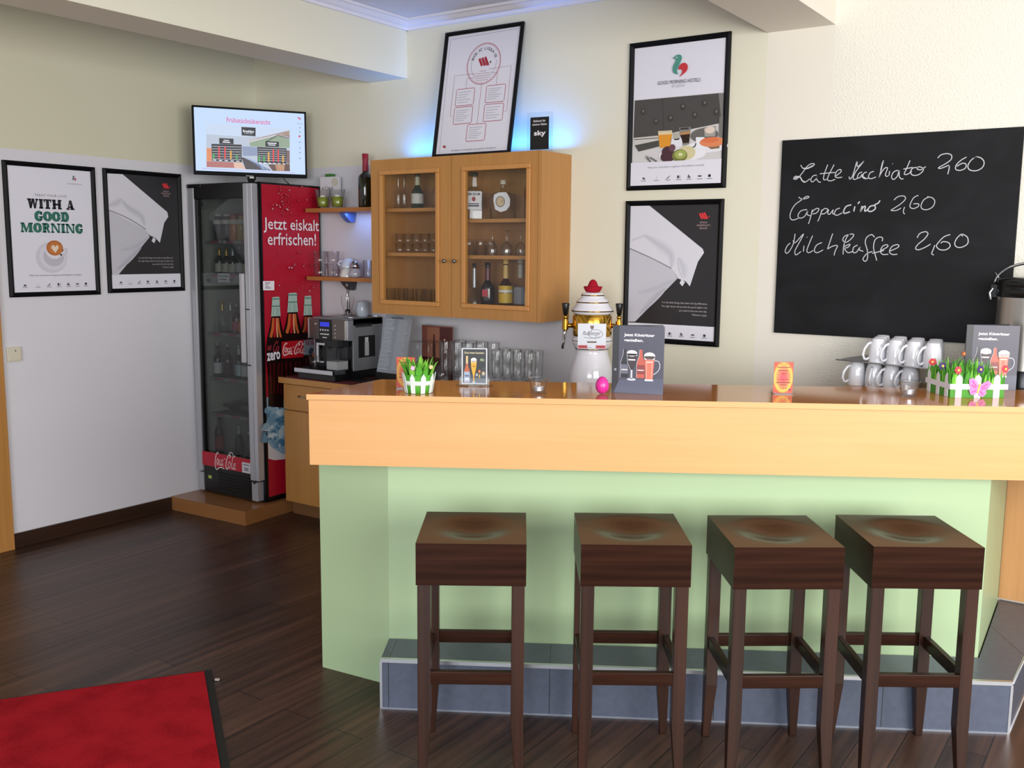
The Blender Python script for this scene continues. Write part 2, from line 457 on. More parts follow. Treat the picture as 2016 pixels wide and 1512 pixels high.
# ---------------------------------------------------------------- stools
STW = wood('stool_wood', '#1e100b', '#3d241a', 0, .24, scale=.9, contrast=1.2, spec=.08)
STL = wood('stool_leg_wood', '#24130d', '#3f2418', 2, .3, scale=.9, contrast=1.1)
def make_stool(label):
    t = thing('bar_stool', label, 'bar stool', (0, 0, 0), 0, 'dark wooden bar stools along the bar')
    W, D, H, TH = .345, .372, .80, .135
    s = MB(); G = 22; vs = []; fs = []
    for j in range(G+1):
        for i in range(G+1):
            x = -W/2+W*i/G; y = -D/2+D*j/G
            q = min(1, math.hypot(x/(W*.43), (y)/(D*.43)))
            dz = -.021*(.5+.5*cos(pi*q))
            vs.append((x, y, H+dz))
    for j in range(G):
        for i in range(G): a = j*(G+1)+i; fs.append((a, a+1, a+G+2, a+G+1))
    s.add(vs, fs, STW, True)
    x, y = W/2, D/2
    e = .0
    c = [(-x, -y), (x, -y), (x, y), (-x, y)]
    vv = [(p[0], p[1], H) for p in c]+[(p[0], p[1], H-TH) for p in c]
    s.add(vv, [(0, 4, 5, 1), (1, 5, 6, 2), (2, 6, 7, 3), (3, 7, 4, 0), (4, 7, 6, 5)], STW)
    s.build('seat', t)
    lw = .041
    for sx in (-1, 1):
        for sy in (-1, 1):
            l = MB(); ox, oy = sx*(W/2-.004), sy*(D/2-.006)
            def sq(z, wd): return [(ox, oy, z), (ox-sx*wd, oy, z), (ox-sx*wd, oy-sy*wd, z), (ox, oy-sy*wd, z)]
            zs = [(H-TH+.001, lw), (.20, lw), (.01, .025), (.0, .024)]
            vs = [p for z, wd in zs for p in sq(z, wd)]
            fs = [(k*4+i, k*4+(i+1) % 4, k*4+4+(i+1) % 4, k*4+4+i) for k in range(3) for i in range(4)]+[(0, 1, 2, 3), (12, 13, 14, 15)]
            if sx*sy > 0: fs = [f[::-1] for f in fs]
            l.add(vs, fs, STL); l.build('leg', t, bevel=.002)
    z0, z1 = .335, .378
    for sy in (-1, 1):
        MB().box((-W/2+lw, sy*(D/2-.008)-(.022 if sy > 0 else 0), z0), (W/2-lw, sy*(D/2-.008)+(.022 if sy < 0 else 0), z1), STW).build('stretcher', t, bevel=.003)
    for sx in (-1, 1):
        MB().box((sx*(W/2-.008)-(.022 if sx > 0 else 0), -D/2+lw, z0), (sx*(W/2-.008)+(.022 if sx < 0 else 0), D/2-lw, z1), STW).build('stretcher', t, bevel=.003)
    return t
stools = [((3.503, -2.163), 34.0, 'dark brown wooden bar stool nearest the left end of the bar'),
          ((3.924, -1.868), 34.2, 'second dark wooden bar stool from the left, with worn front right edge'),
          ((4.316, -1.613), 36.2, 'third dark wooden bar stool from the left, partly overlapping the last one'),
          ((4.674, -1.347), 33.9, 'dark wooden bar stool at the right end with swirling grain on its seat front')]
st0 = None
for (x, y), a, lab in stools:
    if st0 is None:
        st0 = make_stool(lab); st0.location = (x, y, 0); st0.rotation_euler = (0, 0, radians(a))
    else: dup(st0, (x, y, 0), radians(a), lab)

# ---------------------------------------------------------------- floor mat
mt = thing('door_mat', 'red carpet mat with a black rubber border on the dark floor', 'mat', (2.238, -2.245, 0), radians(-34.3))
mx_ = MB()
mx_.box((0, -1.8, 0), (1.3, 0, .006), mat('#15120f', .8)); mx_.build('rubber_border', mt, bevel=.002, label='black rubber border')
rm = mat('#a01420', .95, spec=.1, bump=1.0, bscale=420)
nt = rm.node_tree; b = nt.nodes['Principled BSDF']; tc = nt.nodes.new('ShaderNodeTexCoord'); n1 = nt.nodes.new('ShaderNodeTexNoise'); n1.inputs['Scale'].default_value = 7; n1.inputs['Detail'].default_value = 2
n2 = nt.nodes.new('ShaderNodeTexNoise'); n2.inputs['Scale'].default_value = 260; ad = nt.nodes.new('ShaderNodeMath'); ad.operation = 'ADD'; rp = nt.nodes.new('ShaderNodeValToRGB')
rp.color_ramp.elements[0].position = .66; rp.color_ramp.elements[1].position = 1.0; rp.color_ramp.elements[0].color = lin('#97121f'); rp.color_ramp.elements[1].color = lin('#b81d29')
hm = nt.nodes.new('ShaderNodeMath'); hm.operation = 'MULTIPLY'; hm.inputs[1].default_value = .9
nt.links.new(tc.outputs['Object'], n1.inputs[0]); nt.links.new(tc.outputs['Object'], n2.inputs[0]); nt.links.new(n1.outputs['Fac'], ad.inputs[0]); nt.links.new(n2.outputs['Fac'], ad.inputs[1]); nt.links.new(ad.outputs[0], hm.inputs[0]); nt.links.new(hm.outputs[0], rp.inputs[0]); nt.links.new(rp.outputs[0], b.inputs['Base Color'])
MB().box((.014, -1.76, .006), (1.26, -.03, .010), rm).build('carpet_pile', mt, label='red carpet')
tag = MB(); tag.box((-.012, -.008, 0), (.012, .008, .012), glass('clear_plastic')); tag.box((-.009, -.005, .002), (.009, .005, .009), mat('#b9a9a2', .5))
p = atz(428, 1340, 0); tag.build('plastic_clip', None, loc=(p.x, p.y, 0), rz=.6, label='tiny clear plastic clip on the floor by the red mat corner', category='clip')

# ---------------------------------------------------------------- light switch
sw = thing('light_switch', 'cream wall switch beside the beech door casing', 'light switch', (0, -1.778, 1.106), axes=((0, 1, 0), (0, 0, 1)))
CRM = mat('#d9d2bd', .45)
MB().box((-.041, -.012, -.041), (.041, 0, .041), CRM).build('plate', sw, bevel=.003)
MB().box((-.033, -.018, -.032), (.035, -.012, .036), CRM).build('rocker', sw, bevel=.002)
MB().box((.0, -.0185, .016), (.006, -.018, .024), mat('#3a3a3a')).build('indicator', sw)
# ---------------------------------------------------------------- fridge on its platform
BEECHD = wood('platform_wood', '#8f5f35', '#a06d40', 0, .3, coat=.2)
plat = thing('fridge_platform', 'low brown wooden platform under the drinks fridge', 'platform', (0.34, -.4, 0))
MB().prism([(-.338, -.395), (.352, -.362), (.33, -.012), (.33, .396), (-.338, .396)], 0, .089, BEECHD).build('platform_top', plat, bevel=.002)

FYAW = radians(0.5)
FR = (.035, -.588, .0895)
fr = thing('drinks_fridge', 'tall glass door drinks fridge with silver frame and red side panel in the corner', 'fridge', FR, FYAW)
W_, D_, H_ = .603, .56, 2.022
SIL = mat('#b4b5ba', .38, .35); FBLK = mat('#0b0b0c', .35); FGREY = mat('#b4b7b0', .6); RED = mat('#b3122c', .35)
m = MB()
m.box((.01, .045, .0), (.03, D_, H_), FBLK); m.box((W_-.028, .045, 0), (W_-.006, D_, H_), FBLK)
m.box((.01, D_-.02, 0), (W_-.006, D_, H_), FBLK); m.box((.01, .045, H_-.03), (W_-.006, D_, H_), FBLK); m.box((.01, .045, 0), (W_-.006, D_, .06), FBLK)
m.box((.031, D_-.024, .2), (W_-.03, D_-.021, H_-.031), FGREY); m.box((.031, .06, .25), (.034, D_-.03, H_-.03), FGREY); m.box((W_-.033, .06, .25), (W_-.03, D_-.03, H_-.03), FGREY)
m.box((.031, .06, .25), (W_-.03, D_-.03, .256), FGREY)
m.build('cabinet_body', fr)
m = MB()
m.box((.05, .002, .012), (W_-.09, .04, .245), FBLK)
for k in range(6): m.box((.19, -.001, .035+k*.022), (W_-.11, .003, .046+k*.022), mat('#030303', .6))
m.box((.09, -.0005, .1), (.125, .002, .122), mat('#8c9a4a', .4)); m.box((.102, -.001, .104), (.115, .002, .119), mat('#c9d44a', .4, emit=.4))
m.build('base_grille', fr)
for x0, x1 in ((.0, .045), (W_-.085, W_-.03)):
    MB().box((x0, -.004, .012), (x1, .05, .135), SIL).build('base_post', fr, bevel=.004)
MB().cyl((W_-.056, -.004, .07), .011, .006, mat('#55565a', .3, .8), 14, Matrix.Translation((0, 0, .07)) @ Matrix.Rotation(radians(90), 4, 'X') @ Matrix.Translation((0, 0, -.07)) @ Matrix.Translation((0, .07, 0.004))).build('lock', fr)
# door: two silver stiles, black header, red bottom band, tinted pane
dr = MB()
dr.box((.0, -.01, .147), (.046, .04, H_-.012), SIL)
dr.box((W_-.085, -.012, .147), (W_-.045, .04, H_-.012), SIL); dr.box((W_-.046, -.006, .147), (W_-.012, .044, H_-.012), mat('#c3c4ca', .3, .5))
dr.box((.046, -.006, 1.925), (W_-.085, .04, H_-.002), FBLK); dr.box((-.012, -.012, H_-.028), (.12, .03, H_-.002), FBLK)
dr.box((.046, .0, .19), (.066, .036, 1.925), FBLK)
door = dr.build('door', fr, bevel=.004)
p = Print(None); p.root = fr
def froot_plane(pr, root, O_local, ex_l, n_l):
    """use a plane of a thing in its own frame"""
    mw = root.matrix_basis; R = mw.to_3x3()
    pr.O = mw @ V(O_local); pr.ex = R @ V(ex_l); pr.ez = V((0, 0, 1)); pr.n = R @ V(n_l); return pr
bp = froot_plane(Print(None), fr, (0, -.008, 0), (1, 0, 0), (0, -1, 0)); bp.off = .0
zb0, zb1 = bp.uv((445, 923.5))[1], bp.uv((445, 896))[1]
bp.rect(.046, zb0, W_-.085, zb1, RED)
def cola(pr, P, m, width):
    """flowing script wordmark, traced; P maps the unit tracing to the surface"""
    S = [[(690, 470), (668, 450), (645, 470), (615, 520), (592, 610), (590, 700), (610, 745), (640, 750), (690, 720), (740, 704), (790, 706), (832, 722)],
         [(655, 560), (635, 610), (640, 665), (660, 665), (680, 620), (678, 570), (655, 560)],
         [(735, 575), (705, 590), (695, 650), (715, 668), (742, 645)],
         [(800, 565), (765, 580), (748, 640), (765, 670), (795, 620), (808, 560), (792, 655), (820, 662)],
         [(836, 548), (868, 540)],
         [(985, 510), (1012, 480), (1000, 458), (950, 480), (905, 560), (880, 640), (886, 700), (915, 714), (948, 660)],
         [(950, 480), (1000, 420), (1050, 415), (1085, 450), (1105, 482), (1140, 450)],
         [(970, 575), (945, 620), (950, 672), (975, 690), (1002, 640), (998, 590), (970, 575)],
         [(1080, 470), (1052, 560), (1030, 660), (1048, 698), (1068, 670)],
         [(1128, 590), (1095, 605), (1078, 670), (1095, 695), (1125, 640), (1135, 580), (1120, 680), (1150, 690)]]
    for k, s in enumerate(S):
        f = 1.5 if k in (0, 5) else 1.0
        pr.line([P(x, y) for x, y in s], width*f, m)
    return pr
OFFW = mat('#e8dcd8', .5)
bp.up()
a = bp.uv((423, 905)); b2 = bp.uv((464, 912))
kx = (b2[0]-a[0])/560; zc = (bp.uv((443, 909))[1])
cola(bp, lambda x, y: (a[0]+(x-585)*kx, zc-(y-590)*kx*1.05), OFFW, .0042)
LW = mat('#cfcdd2', .6); GR = mat('#5b5b62', .6)
x1 = W_-.086
bp.rect(x1-.08, zb0, x1-.002, zb0+.068, LW); bp.up(); bp.rect(x1-.06, zb0+.013, x1-.018, zb0+.036, mat('#8c8c96')); bp.rect(x1-.068, zb0+.05, x1-.012, zb0+.056, GR)
o = bp.build('bottom_band', door, label='red band with white script lettering'); o.location = (0, -.008, 0)
FGL = glass('fridge_glass', (.70, .72, .71), (.45, .47, .46), .15, .04, .06)
MB().box((.046, .012, zb1), (W_-.085, .018, 1.925), FGL).build('pane', door)
hd = MB(); hd.box((W_-.112, -.034, .905), (W_-.088, -.012, 1.46), mat('#c0bdc0', .35, .3)); hd.box((W_-.086, -.013, .884), (W_-.05, -.011, .892), FBLK); hd.box((W_-.086, -.013, 1.235), (W_-.05, -.011, 1.243), FBLK)
hd.build('handle', door, bevel=.005)
bk = froot_plane(Print(None), fr, (0, -.008, 0), (1, 0, 0), (0, -1, 0))
# shelves inside with price strips
SHZ = []
for yp in (474, 541, 655, 743, 814):
    P = on(436, yp, V(FR)+V((0, .09, 0)), (sin(FYAW), -cos(FYAW), 0)); SHZ.append(P.z)
for k, z in enumerate(SHZ):
    s = MB(); lz = z-FR[2]
    s.box((.036, .085, lz-.006), (W_-.035, D_-.03, lz), mat('#6f726e', .5))
    s.box((.036, .08, lz-(.05 if k == 1 else .02)), (W_-.035, .085, lz-.0006), mat('#8a8b90', .5))
    for j in range(3):
        x0 = .09+.15*j
        s.box((x0, .0785, lz-.015), (x0+.08, .08, lz-.003), mat('#a8404c', .5))
    s.build('shelf', fr)
# picture side panel
sp_ = froot_plane(Print(None), fr, (W_, .05, 0), (0, 1, 0), (1, 0, 0)); sp_.off = .0
sd = D_-.062
sp_.rect(-.002, .012, sd+.012, H_, FBLK); sp_.up(.001)
sp_.rect(.012, .035, sd, H_-.012, RED); sp_.up()
def px(*q): return [sp_.uv(p_) for p_ in q]
def clampr(pts): return [(min(max(x, .012), sd), max(z, .036)) for x, z in pts]
# ice, splash and swoosh
ICE = mat('#8fb0c4', .35); ICE2 = mat('#4f7f9f', .3); ICE3 = mat('#c4d6de', .3)
sp_.shape(clampr(px((519, 784), (527, 781), (534, 793), (546, 797), (555, 788), (575, 780), (600, 790), (600, 905), (575, 902), (555, 893), (535, 882), (520, 874))), ICE); sp_.up()
rr = random.Random(3)
for k in range(70):
    x = rr.uniform(521, 560); y = rr.uniform(798, 872+(x-520)*.35)
    sp_.ell(sp_.uv((x, y)), rr.uniform(.012, .04), rr.uniform(.008, .022), rr.choice((ICE2, ICE3, ICE, mat('#6d98b3', .35))), 7, rr.random())
    sp_.up(.00002)
sp_.shape(clampr(px((519, 872), (535, 881), (555, 893), (600, 903), (600, 895), (600, 902), (560, 904), (540, 906), (519, 905))), mat('#d8d6d8', .4)); sp_.up()
# printed bottles
NECK = mat('#a9c0b4', .4); NECKD = mat('#5d7f72', .4); COLA = mat('#4a0d10', .3); COLAD = mat('#1a0808', .3); AMB = mat('#c8632f', .35); AMBL = mat('#e0a070', .35); CRED = mat('#b5121f', .35)
def pbottle(cx, top, lab0, lab1, w, foot, labm):
    hw = w/2
    bodyp = [(cx-hw*.42, top+38), (cx-hw*.62, top+58), (cx-hw*.92, lab0-5), (cx-hw, lab0+8), (cx-hw, lab1), (cx-hw*.88, lab1+22), (cx-hw*.78, foot-30), (cx-hw*.8, foot), (cx+hw*.8, foot+3), (cx+hw*.78, foot-30), (cx+hw*.88, lab1+22), (cx+hw, lab1), (cx+hw, lab0+6), (cx+hw*.92, lab0-8), (cx+hw*.62, top+56), (cx+hw*.42, top+36)]
    sp_.shape(clampr(px(*bodyp)), COLAD); sp_.up()
    for f, ww, mm in ((-.42, .22, AMB), (-.1, .18, CRED), (.15, .12, AMBL), (.42, .16, AMB)):
        sp_.line(clampr(px((cx+hw*f*.55, top+41), (cx+hw*f*.8, top+62), (cx+hw*f*1.3, lab0-8))), .016*ww/.16*w/36, mm)
    sp_.up()
    for f in (-.5, -.15, .25, .55):
        sp_.line(clampr(px((cx+hw*f*1.2, lab1+6), (cx+hw*f, foot-25))), .014, COLA)
    sp_.up()
    sp_.shape(px((cx-hw*.38, top+2), (cx-hw*.34, top), (cx+hw*.34, top-1), (cx+hw*.4, top+2), (cx+hw*.42, top+17), (cx+hw*.52, top+37), (cx-hw*.5, top+38), (cx-hw*.42, top+18)), NECK); sp_.up()
    for yy, q in ((4, .46), (18, .48)): sp_.line(px((cx-hw*q, top+yy), (cx+hw*q, top+yy-.5)), .008, NECKD, sm=False)
    for q in (-.22, .12, .26): sp_.line(px((cx+hw*q, top+21), (cx+hw*q*1.25, top+36)), .005, mat('#7fa395', .4), sm=False)
    sp_.up()
    sp_.shape(clampr(px((cx-hw*1.02, lab0+9), (cx+hw*1.02, lab0+5), (cx+hw*1.02, lab1-3), (cx-hw*1.02, lab1))), labm); sp_.up()
pbottle(606, 583, 662, 700, 34, 775, mat('#8a949c', .4))
pbottle(543, 585, 672, 709, 37, 800, mat('#1a0a0c', .35))
pbottle(576, 577, 664, 706, 42, 790, CRED)
def colamap(x, y): return sp_.uv((556.8+(x-580)*.0765, 640+y*.07937))
cola(sp_, colamap, mat('#e6b7b4', .5), .0065)
def colamap2(x, y): return sp_.uv((520+(x-580)*.062, 640+y*.07937-4))
for s_ in ([(735, 575), (705, 590), (695, 650), (715, 668), (742, 645)], [(800, 565), (765, 580), (748, 640), (765, 670), (795, 620), (808, 560), (792, 655)], [(985, 510), (1012, 480), (1000, 458), (950, 480), (905, 560), (880, 640), (886, 700), (915, 714), (948, 660)], [(1010, 575), (975, 620), (980, 672), (1005, 690), (1042, 640), (1038, 590), (1010, 575)]):
    sp_.line([colamap2(x, y) for x, y in s_], .006, mat('#a03038', .5))
for s_ in ([(1195, 330), (1165, 400), (1180, 490)], [(1270, 400), (1225, 420), (1220, 480), (1255, 470)], [(1370, 370), (1310, 400), (1310, 480), (1360, 440), (1385, 370), (1370, 480)]):
    sp_.line([sp_.uv((510+x*.07937, 640+y*.07937)) for x, y in s_], .006, mat('#9a2a34', .5))
sp_.line([sp_.uv((510+x*.07937, 640+y*.07937)) for x, y in ((1300, 570), (1250, 670), (1290, 690), (1340, 580))], .012, mat('#23364a', .5))
sp_.shape(px((614, 702), (619.5, 688), (622, 695), (621, 704)), mat('#d0602c', .4))
WT = mat('#f0e9ee', .5); sp_.up()
sp_.span('zero', (525.5, 703.5), (551.5, 699), .052, WT, .03)
sp_.span('Jetzt eiskalt', (519, 443), (628, 448), .094, WT, .006)
sp_.span('erfrischen!', (527, 470), (622, 472), .078, WT, .006)
sp_.shape(px((517.5, 553.5), (540, 553), (540, 571.5), (518, 571.5)), WT); sp_.up()
for yy in (557, 560, 564, 567): sp_.line(px((522, yy), (522+rr.uniform(5, 15), yy)), .004, GR, sm=False)
# droplets
DRP = mat('#c94a5a', .2); DRP2 = mat('#8f0f22', .2); DRL = mat('#e9b0b8', .2)
for k in range(70):
    if k < 30: x = 560+rr.gauss(0, 9); y = rr.uniform(365, 425)
    else: x = rr.uniform(517, 632); y = rr.choice((rr.uniform(362, 428), rr.uniform(490, 575)))
    r_ = rr.uniform(.003, .009)
    c_ = sp_.uv((x, y))
    if not (.02 < c_[0] < sd-.02): continue
    sp_.ell(c_, r_*1.3, r_, DRP2, 10); sp_.up(.00003); sp_.ell((c_[0], c_[1]+r_*.2), r_*.8, r_*.6, DRP if k % 3 else DRL, 10); sp_.up(.00003)
o = sp_.build('side_panel', fr, label='red side panel with printed bottles and white lettering')
o.location = (W_, .05, 0); o.rotation_euler = (0, 0, radians(90))
fy = Print(None)

# bottles: generic lathe bottle with label and cap
CLR = glass('clear_bottle', (.93, .94, .935), (.38, .41, .40), .4)
def bottle(name, label, cat, loc, h, r, glassm, group=None, neck=.33, shoulder=.52, nr=.30, labm=None, lab=(.15, .45), capm=None, cap=.08, neckm=None, rz=0, sq=False, seg=18):
    t = thing(name, label, cat, loc, rz, group)
    zs = h*(1-neck); sh = h*shoulder
    prof = [(0, .002), (r*.93, 0), (r, h*.02), (r, sh), (r*.93, sh+(zs-sh)*.35), (r*.62, sh+(zs-sh)*.75), (r*nr*1.15, zs), (r*nr, h*.9), (r*nr*1.15, h*.92), (r*nr*1.1, h*(1-.02)), (0, h*.985)]
    M_ = Matrix.Rotation(pi/4, 4, 'Z') if sq else None
    MB().lathe(prof, glassm, 4 if sq else seg, M_, smooth=not sq).build('glass_body', t)
    if labm:
        MB().lathe([(r+.0008, h*lab[0]), (r+.0008, h*lab[1])], labm, 4 if sq else seg, M_, smooth=not sq).build('paper_label', t)
    if neckm:
        MB().lathe([(r*nr*1.2, zs+h*.02), (r*nr*1.06, h*.9)], neckm, seg).build('neck_foil', t)
    if capm:
        MB().lathe([(r*nr*1.18, h*(1-cap)), (r*nr*1.2, h+.001), (0, h+.002)], capm, seg).build('cap', t)
    return t
def fin(xp, yp, dy=.115):
    """standing point inside the fridge on the shelf seen at photo row yp"""
    P = on(xp, yp, V(FR)+V((-sin(FYAW), cos(FYAW), 0))*dy, (sin(FYAW), -cos(FYAW), 0)); return P
FG = 'bottles in the drinks fridge'
DKG = mat('#141a17', .15, coat=.5); BRN = mat('#2c1710', .12, coat=.5); ORJ = mat('#b5682e', .3, coat=.3); YEL = mat('#b08f48', .3, coat=.3)
SILV = mat('#a9adb2', .3, .4); GOLD = mat('#b8974a', .3, .6); PAP = mat('#c4c0b8', .6); CAPR = mat('#8f2a2a', .4); DK = mat('#1d1f22', .35)
def fshelf(k): return SHZ[k]+.0005 if k < 5 else FR[2]+.2565
rowdefs = [
  (0, 471, [(431, 428, DK, PAP, 'dark'), (448, 428, DK, PAP, 'dark'), (462, 420, ORJ, PAP, 'orange juice'), (477, 420, YEL, PAP, 'yellow juice')]),
  (1, 537, [(433, 484, DKG, PAP, 'gold foiled dark'), (447, 485, DKG, PAP, 'gold foiled dark'), (459.5, 490, DKG, PAP, 'dark green'), (474, 480, CLR, LW, 'clear'), (487, 488, DKG, PAP, 'dark green')]),
  (2, 648, [(439, 588, CLR, None, 'gold capped clear'), (455, 587, CLR, None, 'silver capped clear'), (467, 590, BRN, mat('#b04050', .5), 'red labelled cola'), (479, 596, ORJ, mat('#c98050', .5), 'orange')]),
  (3, 734, [(430, 668, DKG, LW, 'white labelled beer'), (450, 668, BRN, None, 'unlabelled brown'), (472, 667, DKG, mat('#9fb0bb', .4, .3), 'silver labelled beer'), (485, 668, DKG, LW, 'white labelled beer')]),
  (5, 892, [(433, 817, BRN, mat('#8f2530', .5), 'red labelled cola'), (472, 833, DKG, None, 'dark green'), (492, 850, BRN, None, 'brown')]),
]
sname = ['top', 'second', 'third', 'fourth', 'fifth', 'bottom']
for k, yb, items in rowdefs:
    z = fshelf(k)
    for i, (xp, yt, g_, lb, desc) in enumerate(items):
        P = fin(xp, yb); d_ = (P-CAM).length
        h = (fin(xp, yt).z-fin(xp, yb).z)
        side = ORD[i]
        r_ = .03 if k != 0 else .033
        foil = GOLD if 'gold' in desc else (SILV if 'silver' in desc or desc in ('dark green',) else None)
        bottle('drink_bottle', f'{desc} bottle on the {sname[k]} fridge shelf, {side} there', 'bottle', (P.x, P.y, z), max(h, .17), r_, g_, FG,
               labm=lb, lab=(.1, .42) if k != 0 else (.62, .78), capm=CAPR if 'juice' in desc else (PAP if k == 0 else (foil or SILV)), neckm=foil, shoulder=.5 if k else .6, neck=.3 if k else .2, nr=.33 if k else .6, seg=14)
for j, (xp, yp, lx) in enumerate(((440, 802, -1), (470, 806, -1))):
    P = fin(xp, yp, .15); z = SHZ[4]+.0405
    t = thing('wine_bottle', ['gold necked dark bottle lying on the fifth fridge shelf', 'large black bottle lying on the fifth fridge shelf beside the gold necked one'][j], 'bottle', (max(P.x, .21)+.04+.02*j, P.y+.03+.09*j, z), 0, FG)
    R_ = Matrix.Rotation(radians(-90), 4, 'Y') @ Matrix.Rotation(.0, 4, 'Z')
    MB().lathe([(0, -.12), (.038, -.12), (.04, -.1), (.04, .05), (.018, .1), (.014, .16), (0, .162)], DKG, 16, R_).build('glass_body', t)
    MB().lathe([(.0155, .1), (.0155, .16), (0, .163)], GOLD if j == 0 else SILV, 12, R_).build('neck_foil', t)
def card(name, label, P, w_, h_, m_, lines, tilt=0, cat='sign'):
    t = thing(name, label, cat, P, FYAW)
    MB().box((-w_/2, 0, 0), (w_/2, .001, h_), m_).build('card', t)
    pr = Print(None); pr.off = .0006
    for a_, b_, c_ in lines: pr.rect(-w_*.4, h_*a_, -w_*.4+w_*.8*c_, h_*b_, GR)
    pr.build('print', t)
P = fin(440.5, 556, .076); card('shelf_sign', 'white paper sign hanging on the second fridge shelf', (P.x, P.y, P.z), .115, .058, mat('#d8d8e0', .6), [(.62, .75, 1), (.3, .42, .8)])
P = fin(425, 641, .12); card('price_card', 'small pale price card left of the gold capped bottle in the fridge', (P.x, P.y, fshelf(2)), .05, .062, mat('#8f9694', .6), [(.6, .66, .8), (.4, .46, .7), (.2, .26, .8)])
P = fin(400, 412, .05); card('sticker', 'pale sticker high inside the fridge near the hinge side', (P.x, P.y, P.z), .07, .062, mat('#90958f', .6), [(.3, .7, .5)])

# ---------------------------------------------------------------- television
TVL, TVR = V((.232, -.70, 0)), V((.613, -.114, 0))
dx = (TVR-TVL).normalized(); tw = .70
tv = thing('television', 'wall corner flat television above the fridge showing a breakfast chart', 'television', (TVL.x, TVL.y, 2.16), axes=((dx.x, dx.y, 0), (0, 0, 1)))
TB = mat('#090a0e', .55, spec=.12)
m = MB(); m.box((0, .004, 0), (tw, .04, .418), TB); m.box((0, -.004, 0), (.011, .004, .418), TB); m.box((tw-.011, -.004, 0), (tw, .004, .418), TB); m.box((0, -.004, .406), (tw, .004, .418), TB); m.box((0, -.006, 0), (tw, .004, .022), TB)
m.build('housing', tv, bevel=.002)
s = Print(tv, off=.0, Z=(340, 180, .15873))
def EM(h, k=.95): return mat(h, .4, emit=k)
s.O = s.O.copy()
s.rect(.011, .022, tw-.011, .406, EM('#c4dcfb')); s.up()
s.shape([(415, 395), (1450, 460), (1455, 990), (420, 935)], EM('#b9c4d6'), True); s.up()
s.shape([(415, 395), (1450, 460), (1450, 560), (850, 560), (415, 530)], EM('#c9d9f2'), True)
s.shape([(420, 865), (755, 880), (765, 950), (420, 938)], EM('#b06a66'), True); s.shape([(420, 700), (480, 705), (485, 865), (420, 862)], EM('#e08a5a'), True)
s.shape([(752, 880), (850, 880), (910, 965), (765, 953)], EM('#e0b8a8'), True)
s.shape([(850, 820), (880, 820), (1230, 980), (905, 965)], EM('#3a3540'), True)
s.shape([(880, 800), (1060, 880), (1200, 975), (1100, 965)], EM('#9fb2d8'), True)
s.shape([(860, 680), (1050, 690), (1050, 800), (870, 800)], EM('#8a98b8'), True)
s.shape([(950, 610), (1300, 545), (1450, 600), (1450, 700), (960, 680)], EM('#8fa48c'), True); s.up()
s.shape([(930, 600), (1450, 480), (1450, 575), (1300, 545), (960, 632)], EM('#cfc8d0'), True)
s.shape([(1280, 535), (1450, 484), (1450, 570)], EM('#9a7a60'), True)
s.line([(950, 608), (1440, 492)], .004, EM('#303238'), True, sm=False); s.line([(1165, 620), (1300, 545), (1450, 585)], .005, EM('#26282c'), True, sm=False)
s.shape([(1180, 905), (1450, 900), (1455, 990), (1240, 985)], EM('#5a3a34'), True); s.shape([(1270, 905), (1390, 910), (1380, 985), (1285, 982)], EM('#d8a888'), True)
s.shape([(1410, 730), (1450, 735), (1452, 900), (1415, 890)], EM('#7a5a58'), True)
s.up()
NV = EM('#050a1c')
s.shape([(852, 440), (1028, 450), (1028, 556), (855, 545)], NV, True)
s.shape([(576, 578), (755, 587), (755, 655), (578, 650)], NV, True); s.shape([(480, 650), (855, 660), (858, 880), (488, 862)], NV, True)
s.shape([(1150, 615), (1318, 625), (1318, 690), (1150, 685)], NV, True); s.shape([(1050, 688), (1412, 705), (1412, 905), (1055, 885)], NV, True); s.up()
for k in range(6):
    q = k*31
    s.line([(490, 680+q), (850, 690+q)], .003, EM('#d8dcec', .8), True, sm=False); s.line([(1060, 715+q*.87), (1405, 728+q*.87)], .003, EM('#d8dcec', .8), True, sm=False)
s.up()
GN, RD, YE = EM('#2fae4c'), EM('#e03038'), EM('#e8a838')
for x, t_, c_ in ((507, 768, GN), (575, 684, RD), (648, 686, RD), (720, 735, YE), (793, 790, GN)): s.line([(x, t_), (x+1, 832+(x-507)*.04)], .009, c_, True, sm=False)
for x, t_, c_ in ((1073, 805, GN), (1133, 795, GN), (1190, 755, YE), (1248, 715, RD), (1308, 718, RD), (1368, 795, YE)): s.line([(x, t_), (x+1, 868+(x-1073)*.045)], .009, c_, True, sm=False)
WE = EM('#eef2ff')
for x in (520, 592, 665, 737, 808): s.line([(x-20, 850+(x-520)*.05), (x+20, 852+(x-520)*.05)], .005, WE, True, sm=False)
for x in (1085, 1145, 1203, 1262, 1322, 1380): s.line([(x-18, 884+(x-1085)*.05), (x+18, 886+(x-1085)*.05)], .005, WE, True, sm=False)
s.span('Breakfast', (872, 490), (1008, 498), .016, WE, .02); s.span('hotel info', (893, 518), (988, 524), .007, WE)
s.line([(630, 605), (700, 609)], .005, WE, True, sm=False); s.line([(620, 627), (712, 632)], .006, WE, True, sm=False); s.line([(1175, 640), (1288, 646)], .006, WE, True, sm=False); s.line([(1185, 662), (1275, 667)], .005, WE, True, sm=False)
s.span('Frühstücksübersicht', (670, 352), (1210, 385), .030, EM('#e2509a'), .008)
s.line([(360, 955), (1520, 1012)], .003, EM('#d0a0d8', .8), True, sm=False); s.line([(1540, 400), (1610, 405)], .002, EM('#8090c0', .8), True, sm=False)
for k in range(3): s.line([(1548+k*13, 318+k*3), (1566+k*12, 345+k*3)], .004, EM('#d0407a'), True, sm=False)
s.ell((1573, 557), .006, .007, EM('#d83048'), px=True); s.ell((1577, 503), .003, .005, EM('#4f9f80'), px=True)
